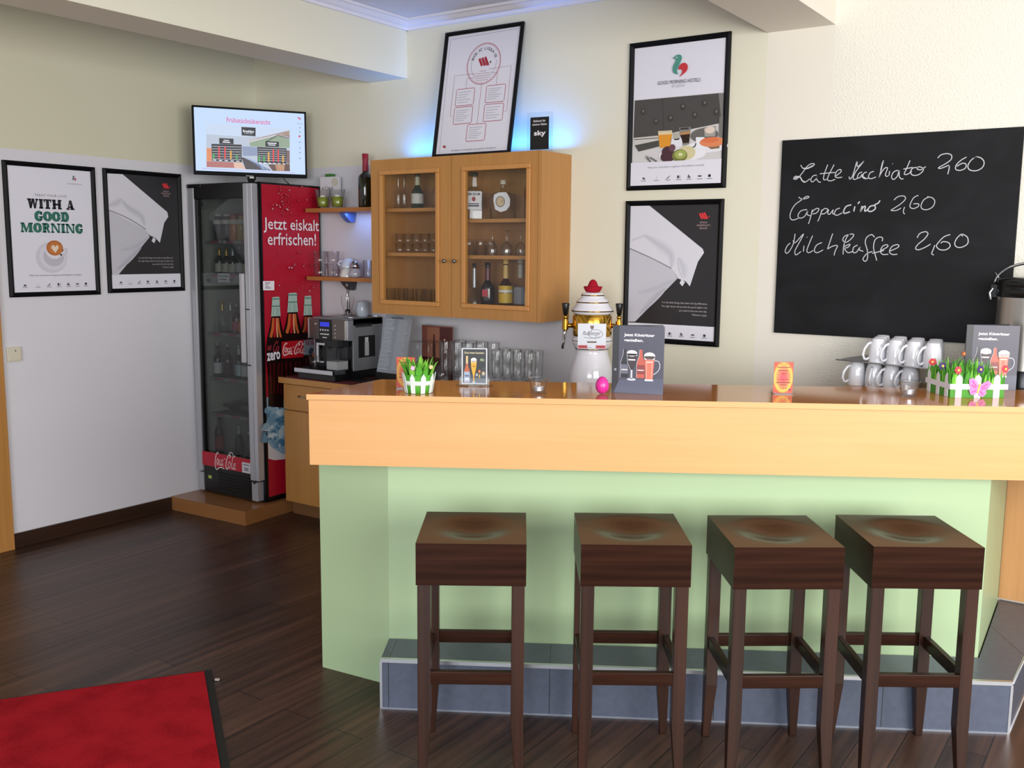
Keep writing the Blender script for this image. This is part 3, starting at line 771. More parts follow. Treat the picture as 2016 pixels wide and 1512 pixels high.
for y in (450, 630, 700, 760, 830): s.ell((1577, y), .005, .004, EM('#8fa0c8', .8), 10, px=True)
s.build('screen', tv, label='lit screen with bar charts and pink heading')
m = MB(); m.box((.325, -.004, -.022), (.375, .03, 0), TB); m.box((.335, -.0055, -.014), (.362, -.004, -.003), mat('#c8c4b8', .4)); m.build('sensor_block', tv)
lp = Print(tv, off=.0065, Z=(340, 180, .15873)); lp.span('TELEFUNKEN', (907, 1045), (1000, 1052), .008, mat('#b8bac4', .4)); lp.build('maker_plate', tv)
MB().box((.28, .01, -.0475), (.42, .14, -.04), TB).box((.33, .02, -.04), (.37, .035, .0), TB).build('stand', tv)
tc_ = MB().tube([aty(558, 351, -.33), aty(563, 357, -.34), aty(569, 362.5, -.36)], .003, FBLK, 6)
tc_.build('power_cable', None, label='short black cable hanging from the television to the fridge top', category='cable')
# ---------------------------------------------------------------- framed posters
FRM = mat('#09090b', .5, spec=.18)
PW = mat('#e6e4ee', .35); INK = mat('#1d1b22', .5); TEAL = mat('#2f6f5f', .5); TEAL2 = mat('#4f9483', .5); LRED = mat('#c8303a', .5)
DKP = mat('#2a282b', .4); MIDG = mat('#7a7880', .5); LG = mat('#b4b2bc', .5)
def poster(label, O, axes, w_, h_, fw=.026, loff=.001):
    t = thing('poster_frame', label, 'poster', O, axes=axes)
    m = MB(); e = fw*.55
    out = [(0, 0), (w_, 0), (w_, h_), (0, h_)]; mid = [(fw*.45, fw*.45), (w_-fw*.45, fw*.45), (w_-fw*.45, h_-fw*.45), (fw*.45, h_-fw*.45)]
    inn = [(fw, fw), (w_-fw, fw), (w_-fw, h_-fw), (fw, h_-fw)]
    rings = [[(x, -.002, z) for x, z in out], [(x, -.016, z) for x, z in out], [(x, -.021, z) for x, z in mid], [(x, -.012, z) for x, z in inn], [(x, -.004, z) for x, z in inn]]
    vs = [p for r_ in rings for p in r_]
    m.add(vs, [(k*4+i, k*4+4+i, k*4+4+(i+1) % 4, k*4+(i+1) % 4)[::-1] for k in range(4) for i in range(4)], FRM)
    m.add([(x, -.0025, z) for x, z in out], [(0, 1, 2, 3)], FRM)
    m.build('frame', t)
    return t
def ligula(p, c, k, m_, m2=None):
    """slanted three-bar mark with a dot"""
    for j in range(3):
        x = c[0]+(-.72+j*.42)*k
        p.shape([(x, c[1]+(.30+.08*j)*k), (x+.20*k, c[1]+(.50+.05*j)*k), (x+.30*k, c[1]+(.46+.05*j)*k), (x+(.78+.04*j)*k, c[1]-.42*k), (x+(.66+.06*j)*k, c[1]-.55*k), (x+.46*k, c[1]-.52*k)], m_)
    p.ell((c[0]+1.15*k, c[1]-.15*k), .10*k, .14*k, m2 or m_, 10)
def bird(p, c, k, a, b):
    """mark: green bird-like body with a red wing"""
    x, z = c
    def T(pts): return [(v_.x, v_.y) for v_ in smooth_line([(x+(q[0]-530)/100*k, z+(350-q[1])/100*k) for q in pts], 3)][:-1]
    p.shape(T([(458, 288), (478, 274), (500, 262), (525, 262), (540, 275), (543, 294), (535, 317), (520, 345), (508, 370), (503, 395), (514, 418), (490, 415), (470, 400), (463, 375), (466, 350), (480, 325), (488, 305), (480, 291), (458, 288)]), a)
    p.shape(T([(514, 385), (520, 360), (540, 338), (570, 332), (594, 348), (600, 375), (590, 400), (565, 420), (527, 444), (545, 418), (552, 400), (545, 386), (530, 380), (514, 385)]), b)
    p.up(.0003); p.ell((x-.33*k, z+.68*k), .055*k, .055*k, PW, 8)
def logos(p, z, xs, k):
    for j, x in enumerate(xs):
        if j in (0,): ligula(p, (x, z+.2*k), .55*k, INK)
        elif j == 4: bird(p, (x, z+.25*k), .6*k, INK, INK)
        elif j == 1: p.line([(x, z), (x, z+.6*k)], .08*k, MIDG, sm=False)
        elif j == 2: p.line([(x-.5*k, z-.1*k), (x+.1*k, z+.2*k), (x+.5*k, z+.7*k)], .2*k, INK)
        elif j == 3: p.rect(x-.5*k, z-.1*k, x, z+.7*k, INK); p.rect(x+.08*k, z-.1*k, x+.5*k, z+.7*k, LG)
        elif j == 5: p.rect(x-.5*k, z+.1*k, x-.05*k, z+.5*k, INK); p.rect(x+.05*k, z+.1*k, x+.5*k, z+.5*k, INK)
        else: p.ell((x, z+.3*k), .42*k, .42*k, INK, 12)
        p.rect(x-.8*k, z-.55*k, x+.8*k, z-.38*k, MIDG)
def slab(p, s, cx, z, w_, h_, m_):
    """fat slab-serif capitals filling w_ x h_ round cx, base z"""
    G = {'W': 1.35, 'I': .52, 'T': .95, 'H': 1.22, 'A': 1.05, 'G': .95, 'O': .95, 'D': .98, 'M': 1.5, 'R': 1.02, 'N': 1.2, ' ': .45}
    tot = sum(G[c] for c in s)+.07*(len(s)-1); k = w_/tot; x = cx-w_/2
    f = .37; sf = .2
    for c in s:
        g = G[c]
        def R(a, b, c_, d): p.rect(x+a*k, z+b*h_, x+c_*k, z+d*h_, m_)
        def Sh(pts): p.shape([(x+a*k, z+b*h_) for a, b in pts], m_)
        def serif(a, b, top): R(a, 1-sf*.8 if top else 0, b, 1 if top else sf*.8)
        if c in 'ITH': pass
        if c == 'I': R(g/2-f/2, 0, g/2+f/2, 1); serif(0, g, 0); serif(0, g, 1)
        elif c == 'T': R(g/2-f/2, 0, g/2+f/2, 1); serif(g*.18, g*.82, 0); serif(0, g, 1); R(0, .68, .14, 1); R(g-.14, .68, g, 1)
        elif c == 'H':
            R(.1, 0, .1+f, 1); R(g-.1-f, 0, g-.1, 1); R(.1, .4, g-.1, .6)
            for t_ in (0, 1): serif(0, .48, t_); serif(g-.48, g, t_)
        elif c == 'W':
            Sh([(.06, 1), (.42, 1), (.52, .35), (.42, 0), (.28, 0)]); Sh([(.28, 0), (.5, 0), (.8, 1), (.58, 1)]); Sh([(.58, 1), (.86, 1), (1.02, 0), (.8, 0)]); Sh([(.8, 0), (1.02, 0), (1.28, 1), (1.12, 1)])
            serif(0, .52, 1); serif(1.0, g, 1)
        elif c == 'A':
            Sh([(.1, 0), (.26, 0), (.52, .95), (.42, 1)]); Sh([(.38, 1), (.68, 1), (.98, 0), (.6, 0)]); R(.26, .2, .75, .36); serif(0, .42, 0); serif(.52, g, 0)
        elif c in 'OGD':
            o = (x+g/2*k, z+h_/2)
            if c == 'D':
                R(.1, 0, .1+f, 1); serif(0, .5, 0); serif(0, .5, 1)
                p.line([(x+a*k, z+b*h_) for a, b in ((.4, .9), (.66, .86), (.8, .5), (.66, .14), (.4, .1))], .26*k, m_, ww=lambda t: k*(.22+.2*sin(pi*t)))
            elif c == 'O':
                p.line([(o[0]+.33*k*cos(a), o[1]+.4*h_*sin(a)) for a in [2*pi*q/16 for q in range(17)]], .26*k, m_, sm=False, ww=lambda t: k*(.24+.2*abs(cos(2*pi*t))))
            else:
                p.line([(x+a*k, z+b*h_) for a, b in ((.82, .72), (.55, .9), (.25, .75), (.18, .5), (.25, .22), (.55, .09), (.72, .2))], .3*k, m_, ww=lambda t: k*(.25+.18*sin(pi*t)))
                R(.62, .1, .9, .45); R(.48, .35, g, .5); R(.72, .62, .88, .98)
        elif c == 'M':
            R(.1, 0, .3, 1); R(g-.1-f-.06, 0, g-.1, 1); Sh([(.1, 1), (.45, 1), (.78, .3), (.66, 0), (.58, 0)]); Sh([(.58, 0), (.72, .0), (1.12, 1), (.98, 1)]); serif(0, .4, 0); serif(g-.6, g, 0); serif(0, .4, 1); serif(g-.5, g, 1)
        elif c == 'R':
            R(.1, 0, .1+f, 1); serif(0, .52, 0); serif(0, .4, 1)
            p.line([(x+a*k, z+b*h_) for a, b in ((.35, .91), (.62, .88), (.74, .72), (.62, .53), (.35, .5))], .22*k, m_, ww=lambda t: k*(.2+.16*sin(pi*t)))
            Sh([(.45, .5), (.72, .52), (1.0, .0), (.72, 0)])
        elif c == 'N':
            R(.1, 0, .28, 1); R(g-.28, 0, g-.1, 1); Sh([(.08, 1), (.42, 1), (g-.12, 0), (g-.38, 0)]); serif(0, .4, 0); serif(0, .3, 1); serif(g-.42, g, 1)
        x += (g+.07)*k
# poster: with a good morning
t = poster('white poster reading WITH A GOOD MORNING above a cappuccino, far left of wall', (.001, -1.783, 1.423), ((0, 1, 0), (0, 0, 1)), .547, .747)
p = Print(t, .007, (0, 280, .26455)); p.rect(.024, .024, .523, .723, PW); p.up()
c = p.uv((552, 270)); bird(p, c, .017, mat('#5b6a68', .5), mat('#a8303a', .5)); p.span('GOOD MORNING HOTELS', (498, 308), (610, 315), .006, MIDG)
p.span('TREAT YOUR LOVE', (256, 392), (495, 404), .013, mat('#77747c', .5))
for txt, a_, b_, mm in (('WITH A', (203, 460), (553, 464), INK), ('GOOD', (258, 550), (512, 556), TEAL), ('MORNING', (153, 636), (616, 642), TEAL)):
    A, B = p.uv(a_), p.uv(b_); slab(p, txt, (A[0]+B[0])/2, (A[1]+B[1])/2-.027, B[0]-A[0], .054, mm)
c = p.uv((400, 850)); p.ell((c[0]-.012, c[1]-.006), .095, .088, mat('#d2cfdb', .5)); p.up()
p.ell(c, .085, .078, mat('#dcd9e2', .4)); p.up(); p.ell(c, .062, .056, mat('#c3c0cb', .4)); p.up()
c2 = p.uv((405, 795)); p.line([(c2[0]+.045, c2[1]-.01), (c2[0]+.075, c2[1]-.0), (c2[0]+.06, c2[1]-.035), (c2[0]+.03, c2[1]-.03)], .01, mat('#d3d0da', .4)); p.ell((c2[0], c2[1]-.006), .054, .05, mat('#e4e2ea', .4)); p.up()
p.ell((c2[0]+.002, c2[1]+.006), .05, .043, mat('#b86a32', .4)); p.up(); p.ell((c2[0]+.004, c2[1]+.004), .042, .035, mat('#c87a3c', .4)); p.up()
p.shape([(c2[0]+.004, c2[1]-.022), (c2[0]-.02, c2[1]+.006), (c2[0]-.014, c2[1]+.022), (c2[0]-.003, c2[1]+.022), (c2[0]+.004, c2[1]+.012), (c2[0]+.012, c2[1]+.022), (c2[0]+.023, c2[1]+.02), (c2[0]+.026, c2[1]+.006)], mat('#ecd9c4', .4))
p.span('Make your reservation at Ligula.se and breakfast is included', (220, 993), (605, 987), .011, MIDG)
zz = p.uv((400, 1065))[1]; logos(p, zz, [p.uv((x, 1065))[0] for x in (185, 283, 365, 440, 510, 577, 640)], .017)
p.build('print', t)
# pillow posters
def pillow(t, Z, top_dark, tri, txt_at, lg, hidden=False):
    p = Print(t, .007, Z)
    p.rect(.024, .024, .523, .723, PW); p.up()
    z0 = p.uv(top_dark)[1]; p.rect(.024, z0, .523, .723, DKP); p.up()
    def cl(pts): return [(max(.024, min(.523, x)), min(.721, z)) for x, z in pts]
    low, upp, folds, tagp = tri
    p.shape(cl([p.uv(q) for q in low]), mat('#c9c7d0', .5)); p.up(); p.shape(cl([p.uv(q) for q in upp]), mat('#dddbe3', .5)); p.up()
    def mix(h0, h1, t_): return '#'+''.join('%02x' % round(int(h0[i:i+2], 16)*(1-t_)+int(h1[i:i+2], 16)*t_) for i in (1, 3, 5))
    for f, wd, sh in folds:
        pts = cl([p.uv(q) for q in f]); base_ = '#c9c7d0' if p.uv(f[0])[1] < p.uv(low[1])[1] or f[0][1] > 760 else '#dddbe3'
        if wd < .01: p.line(pts, wd, mat(sh, .5)); p.up(.0001); continue
        for k, (a_, t_) in enumerate(((1.7, .2), (1.3, .4), (.95, .6), (.6, .8), (.3, 1))):
            p.line(pts, wd*a_, mat(mix(base_, sh, t_), .5), ww=lambda t, w_=wd*a_: w_*(.25+.75*sin(pi*t))); p.up(.0001)
    p.shape([p.uv(q) for q in tagp], mat('#e2e0e6', .5)); p.up()
    A = p.uv(lg); ligula(p, A, .03, mat('#d8343c', .5))
    for k, s_ in enumerate(('LIGULA', 'HOSPITALITY', 'GROUP')): p.text(s_, (A[0]+.006, A[1]-.033-.0145*k), (.04, .072, .042)[k], .0085, mat('#c9a9a9', .5))
    for k, s_ in enumerate(('It is the little things that make the big difference.', 'The right duvet will provide the good night\'s rest', 'you need to face the next day.', 'Welcome to Ligula.')):
        T_ = p.uv(txt_at); wd = (.252, .256, .155, .082)[k]
        p.text(s_, (T_[0], T_[1]-.0195*k), wd, .0125, mat('#c5bdbd', .5), anchor='r')
    zz = p.uv(top_dark)[1]-.052
    logos(p, zz, [.085+.064*k for k in range(7)], .016)
    return p.build('print', t)
ex_pil = dict(
  low=[(810, 500), (1085, 650), (1115, 705), (880, 988), (835, 988)], upp=[(790, 232), (912, 238), (1245, 520), (1252, 555), (1222, 600), (1190, 748), (1160, 715), (1110, 690), (1085, 655), (805, 505)])
t = poster('dark poster with a white pillow beside the drinks fridge on the left wall', (.001, -1.181, 1.429), ((0, 1, 0), (0, 0, 1)), .546, .742)
pillow(t, (0, 280, .26455), (830, 985), (ex_pil['low'], ex_pil['upp'],
  [([(812, 505), (960, 570), (1085, 648)], .006, '#8b8992'), ([(900, 430), (960, 490), (1050, 550), (1075, 620)], .03, '#c3c1cb'), ([(812, 470), (870, 450), (905, 420)], .03, '#c5c3cd'), ([(870, 950), (960, 870), (1050, 780)], .02, '#b4b2bc'), ([(890, 800), (1000, 780), (1100, 710)], .02, '#bdbbc6')],
  [(1140, 708), (1160, 722), (1148, 752), (1128, 735)]), (1290, 862), (1228, 325))
t = poster('dark poster with a white pillow on the back wall behind the beer tower', (2.8945, -.001, 1.229), ((1, 0, 0), (0, 0, 1)), .547, .741)
pillow(t, (1210, 380, .21164), (125, 1203), (
  [(120, 510), (535, 705), (585, 795), (190, 1196), (110, 1196)], [(120, 112), (325, 118), (820, 520), (832, 555), (775, 640), (700, 868), (660, 820), (590, 795), (540, 715), (120, 512)],
  [([(140, 515), (330, 600), (530, 702)], .006, '#8b8992'), ([(270, 390), (400, 470), (520, 570), (530, 690)], .035, '#c6c4ce'), ([(160, 440), (270, 400)], .03, '#c8c6d0'), ([(240, 1120), (400, 950), (480, 870)], .02, '#b4b2bc'), ([(220, 930), (400, 880), (570, 800)], .02, '#bdbbc6'), ([(600, 600), (640, 700), (650, 790)], .03, '#cbc9d3')],
  [(622, 803), (656, 828), (630, 868), (604, 838)]), (862, 1035), (820, 212))
# breakfast poster
t = poster('white poster with a green and red bird mark over a breakfast table photo', (2.8955, -.001, 2.024), ((1, 0, 0), (0, 0, 1)), .551, .747)
p = Print(t, .007, (1220, 50, .22493)); p.rect(.024, .024, .527, .723, PW); p.up()
zt = p.uv((520, 618))[1]; zb = p.uv((520, 1185))[1]
p.rect(.024, zb, .527, zt, mat('#d6d2d2', .5)); p.up()
p.shape([p.uv(q) for q in ((132, 658), (880, 592), (905, 650), (910, 850), (640, 905), (330, 965), (120, 985))], mat('#4b4846', .5)); p.up()
p.line([p.uv(q) for q in ((372, 640), (380, 800), (388, 950))], .004, mat('#3a3735', .5)); p.shape([p.uv(q) for q in ((865, 596), (915, 590), (912, 870), (890, 830))], mat('#7d7a76', .5))
for q in ((203, 755), (316, 840), (443, 812), (655, 785), (552, 712), (742, 682), (843, 758)):
    c = p.uv(q); p.ell(c, .016, .018, mat('#3b3836', .5), 12); p.up(.0001); p.ell((c[0]+.002, c[1]+.003), .007, .008, mat('#6d6a66', .5), 10); p.up(.0001)
p.shape([p.uv(q) for q in ((120, 985), (330, 965), (345, 1060), (165, 1108), (118, 1050))], mat('#cfcac4', .5)); p.up(); p.shape([p.uv(q) for q in ((130, 1050), (345, 1005), (345, 1060), (165, 1105))], mat('#4a4a44', .5)); p.line([p.uv(q) for q in ((125, 1000), (335, 985))], .004, mat('#55524e', .5))
c = p.uv((740, 960)); p.ell(c, .075, .035, mat('#6b6762', .5)); p.up()
c = p.uv((790, 1060)); p.ell((c[0]-.02, c[1]), .115, .03, mat('#ecebf0', .4)); p.up()
c = p.uv((560, 1130)); p.ell((c[0]-.01, c[1]), .13, .035, mat('#efeef2', .4)); p.up()
p.shape([p.uv(q) for q in ((335, 925), (460, 918), (445, 1065), (350, 1075))], mat('#d8c8a8', .3)); p.up(); p.shape([p.uv(q) for q in ((338, 960), (458, 952), (444, 1060), (352, 1072))], mat('#e3982c', .3)); p.line([p.uv(q) for q in ((338, 950), (458, 943))], .006, mat('#f0d6a0', .3), sm=False)
p.shape([p.uv(q) for q in ((445, 1000), (550, 985), (545, 1065), (452, 1075))], mat('#e9e8ee', .3)); p.shape([p.uv(q) for q in ((470, 940), (525, 935), (522, 1000), (478, 1005))], mat('#b8b4a8', .3)); p.up()
p.shape([p.uv(q) for q in ((518, 895), (622, 888), (608, 1040), (555, 1050))], mat('#8b8580', .3)); p.up(); p.shape([p.uv(q) for q in ((530, 960), (615, 950), (607, 1025), (555, 1032))], mat('#2a1710', .3)); p.shape([p.uv(q) for q in ((530, 935), (617, 925), (615, 952), (531, 962))], mat('#b98a58', .3)); p.rect(*p.uv((530, 915)), *p.uv((605, 893)), mat('#3b3836', .3))
p.shape([p.uv(q) for q in ((735, 890), (845, 880), (835, 970), (745, 975))], mat('#a8a39c', .3)); p.up(); c = p.uv((790, 915)); p.ell(c, .026, .017, mat('#e5d2c4', .3)); p.shape([p.uv(q) for q in ((872, 800), (912, 790), (908, 985), (868, 975))], mat('#77736e', .4))
p.shape([p.uv(q) for q in ((668, 978), (742, 978), (745, 1080), (662, 1075))], mat('#f1f0f4', .3)); p.line([p.uv(q) for q in ((635, 1070), (660, 1055), (668, 1030))], .005, INK)
p.shape([p.uv(q) for q in ((755, 1050), (875, 1035), (872, 1075), (800, 1083))], mat('#8a6a50', .5)); p.up(); c = p.uv((810, 1020)); p.ell(c, .068, .024, mat('#e48a5c', .5)); p.up(); c = p.uv((790, 1003)); p.ell(c, .045, .013, mat('#e0764a', .5))
for q, r_ in (((415, 1110), .03), ((440, 1140), .03), ((395, 1150), .024), ((420, 1160), .028), ((460, 1072), .018)): p.ell(p.uv(q), r_, r_*1.0, mat('#4a2a35' if r_ > .02 else '#6b4650', .4), 16); p.up(.0001)
c = p.uv((585, 1115)); p.ell(c, .048, .035, mat('#d9cfa0', .5)); p.up(); c = p.uv((525, 1140)); p.ell(c, .042, .032, mat('#7a7a3c', .5)); p.up(); p.ell((c[0]+.004, c[1]+.006), .033, .022, mat('#a3b05a', .5)); p.up(); p.ell((c[0]+.004, c[1]+.006), .012, .008, mat('#e0ddb0', .5))
for a_, b_ in (((240, 1160), (270, 1195)), ((265, 1155), (325, 1192))): p.line([p.uv(a_), p.uv(b_)], .008, mat('#6b6a6c', .3), sm=False)
for d_ in (-9, 0, 9): p.line([p.uv((236+d_, 1140)), p.uv((244+d_, 1168))], .003, mat('#8b8a8c', .3), sm=False)
p.rect(.024, .024, .527, zb, PW); p.up()
c = p.uv((532, 350)); bird(p, (c[0]-.002, c[1]), .060, TEAL2, LRED)
p.span('GOOD MORNING HOTELS', (333, 506), (706, 474), .018, mat('#4a4850', .5)); p.span('BY LIGULA', (460, 533), (570, 521), .014, LG)
p.span('Make your reservation at Ligula.se and breakfast is included', (247, 1248), (738, 1222), .012, MIDG)
zz = p.uv((517, 1335))[1]; logos(p, zz, [p.uv((x, 1335))[0] for x in (208, 322, 422, 517, 606, 700, 785)], .018)
p.build('print', t)

# ---------------------------------------------------------------- blackboard
bb = thing('blackboard', 'large black chalkboard with three coffee prices on the back wall', 'blackboard', (3.726, -.001, 1.319), axes=((1, 0, 0), (0, 0, 1)))
bm = bpy.data.materials.new('chalkboard'); bm.use_nodes = True
nt = bm.node_tree; b = nt.nodes['Principled BSDF']
tc = nt.nodes.new('ShaderNodeTexCoord'); mpp = nt.nodes.new('ShaderNodeMapping'); mpp.inputs['Scale'].default_value = (2.2, 1, 4)
nz = nt.nodes.new('ShaderNodeTexNoise'); nz.inputs['Scale'].default_value = 1.5; nz.inputs['Detail'].default_value = 6; nz.inputs['Distortion'].default_value = .8
rp = nt.nodes.new('ShaderNodeValToRGB'); rp.color_ramp.elements[0].position = .4; rp.color_ramp.elements[1].position = .8
rp.color_ramp.elements[0].color = lin('#0e0f12'); rp.color_ramp.elements[1].color = lin('#1d1e21')
nt.links.new(tc.outputs['Object'], mpp.inputs[0]); nt.links.new(mpp.outputs[0], nz.inputs['Vector']); nt.links.new(nz.outputs['Fac'], rp.inputs[0]); nt.links.new(rp.outputs[0], b.inputs['Base Color'])
b.inputs['Roughness'].default_value = .6; b.inputs['Specular IOR Level'].default_value = .25
MB().box((0, -.014, 0), (1.032, 0, .918), bm).build('board', bb, bevel=.001)
CHK = mat('#c4c3c8', .9)
CKS = {}
def chalk(oy, strokes, wd=.0040):
    for s_ in strokes:
        ck = CKS.setdefault((oy, min(q[0] for q in s_) > {280: 1400, 370: 1000, 440: 1200}[oy]), Print(bb, .0146))
        ck.line([ck.uv((1540+x*.20833, oy+y*.20833)) for x, y in s_], wd, CHK); ck.up(.00001)
chalk(280, [
 [(175, 215), (195, 245), (235, 250), (290, 225), (303, 205), (270, 205), (230, 235), (190, 290), (140, 345), (108, 346), (125, 322), (165, 330), (190, 365), (215, 378), (262, 345)],
 [(325, 310), (290, 320), (270, 355), (285, 375), (320, 345), (328, 315), (325, 345), (345, 375), (366, 378)], [(430, 212), (395, 310), (393, 355), (420, 350)], [(355, 298), (500, 285)], [(490, 212), (440, 310), (428, 355), (460, 365), (500, 350)],
 [(505, 320), (555, 280), (548, 257), (515, 275), (500, 318), (520, 336), (566, 330)],
 [(632, 325), (640, 349), (668, 310), (706, 183), (712, 232), (772, 178), (700, 270), (670, 335), (685, 352), (716, 338)], [(755, 282), (725, 295), (710, 330), (732, 336), (756, 300), (754, 325), (770, 335)],
 [(800, 282), (770, 295), (764, 335), (795, 345), (822, 335)], [(866, 275), (830, 290), (815, 330), (840, 345), (885, 328)], [(956, 172), (935, 260), (915, 332), (935, 290), (970, 245), (995, 245), (975, 305), (985, 322), (1002, 318)],
 [(1015, 272), (1008, 316)], [(1041, 202), (1045, 205)], [(1096, 265), (1055, 280), (1033, 325), (1052, 352), (1088, 320), (1104, 268), (1106, 320), (1122, 345), (1146, 346)],
 [(1208, 172), (1175, 250), (1153, 300), (1185, 302), (1225, 275)], [(1145, 254), (1232, 238)], [(1290, 240), (1240, 242), (1213, 275), (1230, 310), (1280, 310), (1325, 278), (1332, 247), (1292, 232), (1275, 252), (1310, 260), (1356, 230)],
 [(1470, 150), (1500, 120), (1560, 107), (1600, 125), (1594, 165), (1540, 205), (1478, 240), (1500, 247), (1576, 216)], [(1580, 225), (1574, 265), (1564, 302)],
 [(1742, 140), (1690, 170), (1645, 215), (1640, 255), (1680, 266), (1730, 245), (1736, 207), (1700, 200), (1650, 228)], [(1840, 133), (1790, 165), (1755, 220), (1770, 260), (1830, 270), (1890, 240), (1908, 190), (1880, 150), (1832, 138), (1812, 150)]])
chalk(280, [[(197, 246), (235, 247), (290, 222)], [(118, 340), (165, 327), (188, 362), (212, 375)], [(766, 330), (790, 343)], [(950, 190), (932, 265)]], .0058)
chalk(370, [
 [(155, 85), (185, 105), (240, 95), (252, 82), (225, 82), (180, 115), (120, 160), (82, 225), (75, 280), (100, 303), (150, 288)], [(235, 205), (180, 215), (150, 255), (162, 285), (210, 270), (240, 217), (235, 250), (266, 263)],
 [(285, 205), (270, 270), (248, 340)], [(275, 232), (320, 195), (347, 200), (325, 235), (285, 246)], [(375, 205), (360, 260), (336, 316)], [(365, 230), (400, 195), (432, 205), (405, 240), (370, 247)], [(440, 205), (430, 240), (450, 247), (482, 205), (475, 240), (492, 247)],
 [(545, 190), (510, 205), (493, 245), (520, 258), (566, 235)], [(285, 70), (245, 90)]][:-1])
chalk(370, [[(652, 160), (605, 175), (580, 220), (590, 240), (640, 225)], [(687, 175), (676, 222)], [(732, 128), (715, 150)], [(756, 170), (740, 222), (765, 182), (785, 175), (780, 220), (812, 200)], [(870, 165), (830, 175), (810, 212), (840, 222), (880, 195), (875, 160), (905, 145), (924, 118)]], .0056)
chalk(370, [[(1055, 115), (1095, 82), (1150, 77), (1164, 105), (1120, 150), (1060, 190), (1028, 212), (1080, 212), (1122, 190)], [(1156, 180), (1144, 225), (1157, 248)], [(1287, 70), (1245, 90), (1215, 140), (1208, 180), (1240, 195), (1285, 175), (1287, 150), (1240, 150)], [(1385, 87), (1340, 110), (1313, 160), (1320, 195), (1365, 206), (1420, 180), (1442, 130), (1420, 95), (1370, 82)]], .0036)
chalk(440, [
 [(75, 185), (45, 215), (28, 262), (45, 282), (75, 250), (105, 190), (122, 98)], [(102, 160), (125, 180), (202, 98), (150, 200), (120, 260), (130, 297), (176, 265)], [(206, 210), (200, 266)], [(233, 128), (237, 132)], [(287, 115), (255, 190), (233, 255), (250, 276), (292, 255)],
 [(375, 180), (325, 205), (303, 255), (330, 276), (386, 250)], [(477, 95), (455, 160), (428, 242)], [(430, 240), (475, 215), (522, 210), (500, 260), (490, 302)], [(640, 102), (590, 120), (573, 160), (610, 176), (665, 130), (672, 102), (630, 105), (600, 150), (580, 220), (575, 292)], [(580, 220), (640, 195), (622, 225), (590, 236), (620, 275), (662, 265)],
 [(712, 205), (675, 225), (668, 270), (700, 272), (735, 222), (730, 250), (766, 263)], [(872, 130), (845, 105), (800, 130), (785, 180), (805, 260), (805, 330), (785, 357), (763, 335), (800, 285), (852, 265)], [(945, 167), (947, 135), (910, 130), (875, 160), (863, 230), (880, 300), (893, 350)], [(850, 282), (962, 255)],
 [(930, 257), (995, 220), (987, 200), (950, 215), (928, 260), (950, 292), (1002, 290)], [(1015, 262), (1095, 225), (1092, 200), (1040, 215), (1013, 265), (1040, 292), (1087, 290)],
 [(1275, 135), (1300, 95), (1355, 77), (1377, 100), (1340, 150), (1285, 195), (1260, 235), (1290, 248), (1350, 225), (1402, 195)], [(1442, 205), (1425, 250), (1413, 285), (1432, 298)],
 [(1587, 105), (1530, 125), (1475, 180), (1458, 215), (1490, 247), (1550, 247), (1587, 215), (1570, 180), (1520, 172), (1498, 187)], [(1690, 100), (1650, 140), (1630, 190), (1650, 222), (1700, 223), (1752, 190), (1752, 135), (1715, 105), (1690, 105), (1706, 120)]])
for (oy, pr_), c_ in CKS.items(): c_.build('chalk_price' if pr_ else 'chalk_word', bb, label='white chalk price' if pr_ else 'white chalk coffee name')

# ---------------------------------------------------------------- leaning frame and acrylic sign on the cabinet
lean = V((0, .128, .722)).normalized()
t = poster('white poster with red diagram in a black frame leaning on top of the glass cabinet', (1.698, -.152, 2.231), ((1, 0, 0), lean), .549, .735, .022)
p = Print(t, .007, (840, 30, .19174)); p.rect(.02, .02, .529, .715, PW); p.up()
p.line([p.uv(q) for q in ((255, 250), (970, 130))], .0015, MIDG, sm=False); p.line([p.uv(q) for q in ((248, 250), (130, 1420))], .0015, MIDG, sm=False)
c = p.uv((585, 497)); P2_ = mat('#b0525e', .5)
p.ring(c, .117, .117, .004, P2_, 48); p.ring(c, .110, .110, .0015, P2_, 48)
LR_ = mat('#a8283c', .5)
p.ring(c, .088, .088, .002, MIDG, 12, radians(165), radians(230)); p.ring(c, .088, .088, .002, MIDG, 12, radians(-50), radians(10))
s_ = 'BOOK AT LIGULA.SE'
for k, ch in enumerate(s_):
    if ch == ' ': continue
    an = radians(158-136*k/(len(s_)-1))
    p.text(ch, (c[0]+.087*cos(an), c[1]+.087*sin(an)), None, .017 if ch != '.' else .004, mat('#4a4850', .5), .02, 0, an-pi/2)
p.up(); ligula(p, (c[0]-.006, c[1]+.012), .047, LR_, INK)
for k, wd in enumerate((.05, .10, .115, .11, .085)): p.line([(c[0]-wd/2, c[1]-.042-.013*k), (c[0]+wd/2, c[1]-.042-.013*k)], .004, mat('#c4aab2', .5), sm=False)
for pts in (((495, 600), (288, 622), (240, 1038), (268, 1042)), ((485, 640), (413, 652), (402, 765)), ((567, 690), (515, 1130)), ((665, 588), (728, 592), (712, 728)), ((640, 552), (868, 517), (822, 982), (792, 986))): p.line([p.uv(q) for q in pts], .0022, mat('#a06a74', .5), sm=False)
p.up()
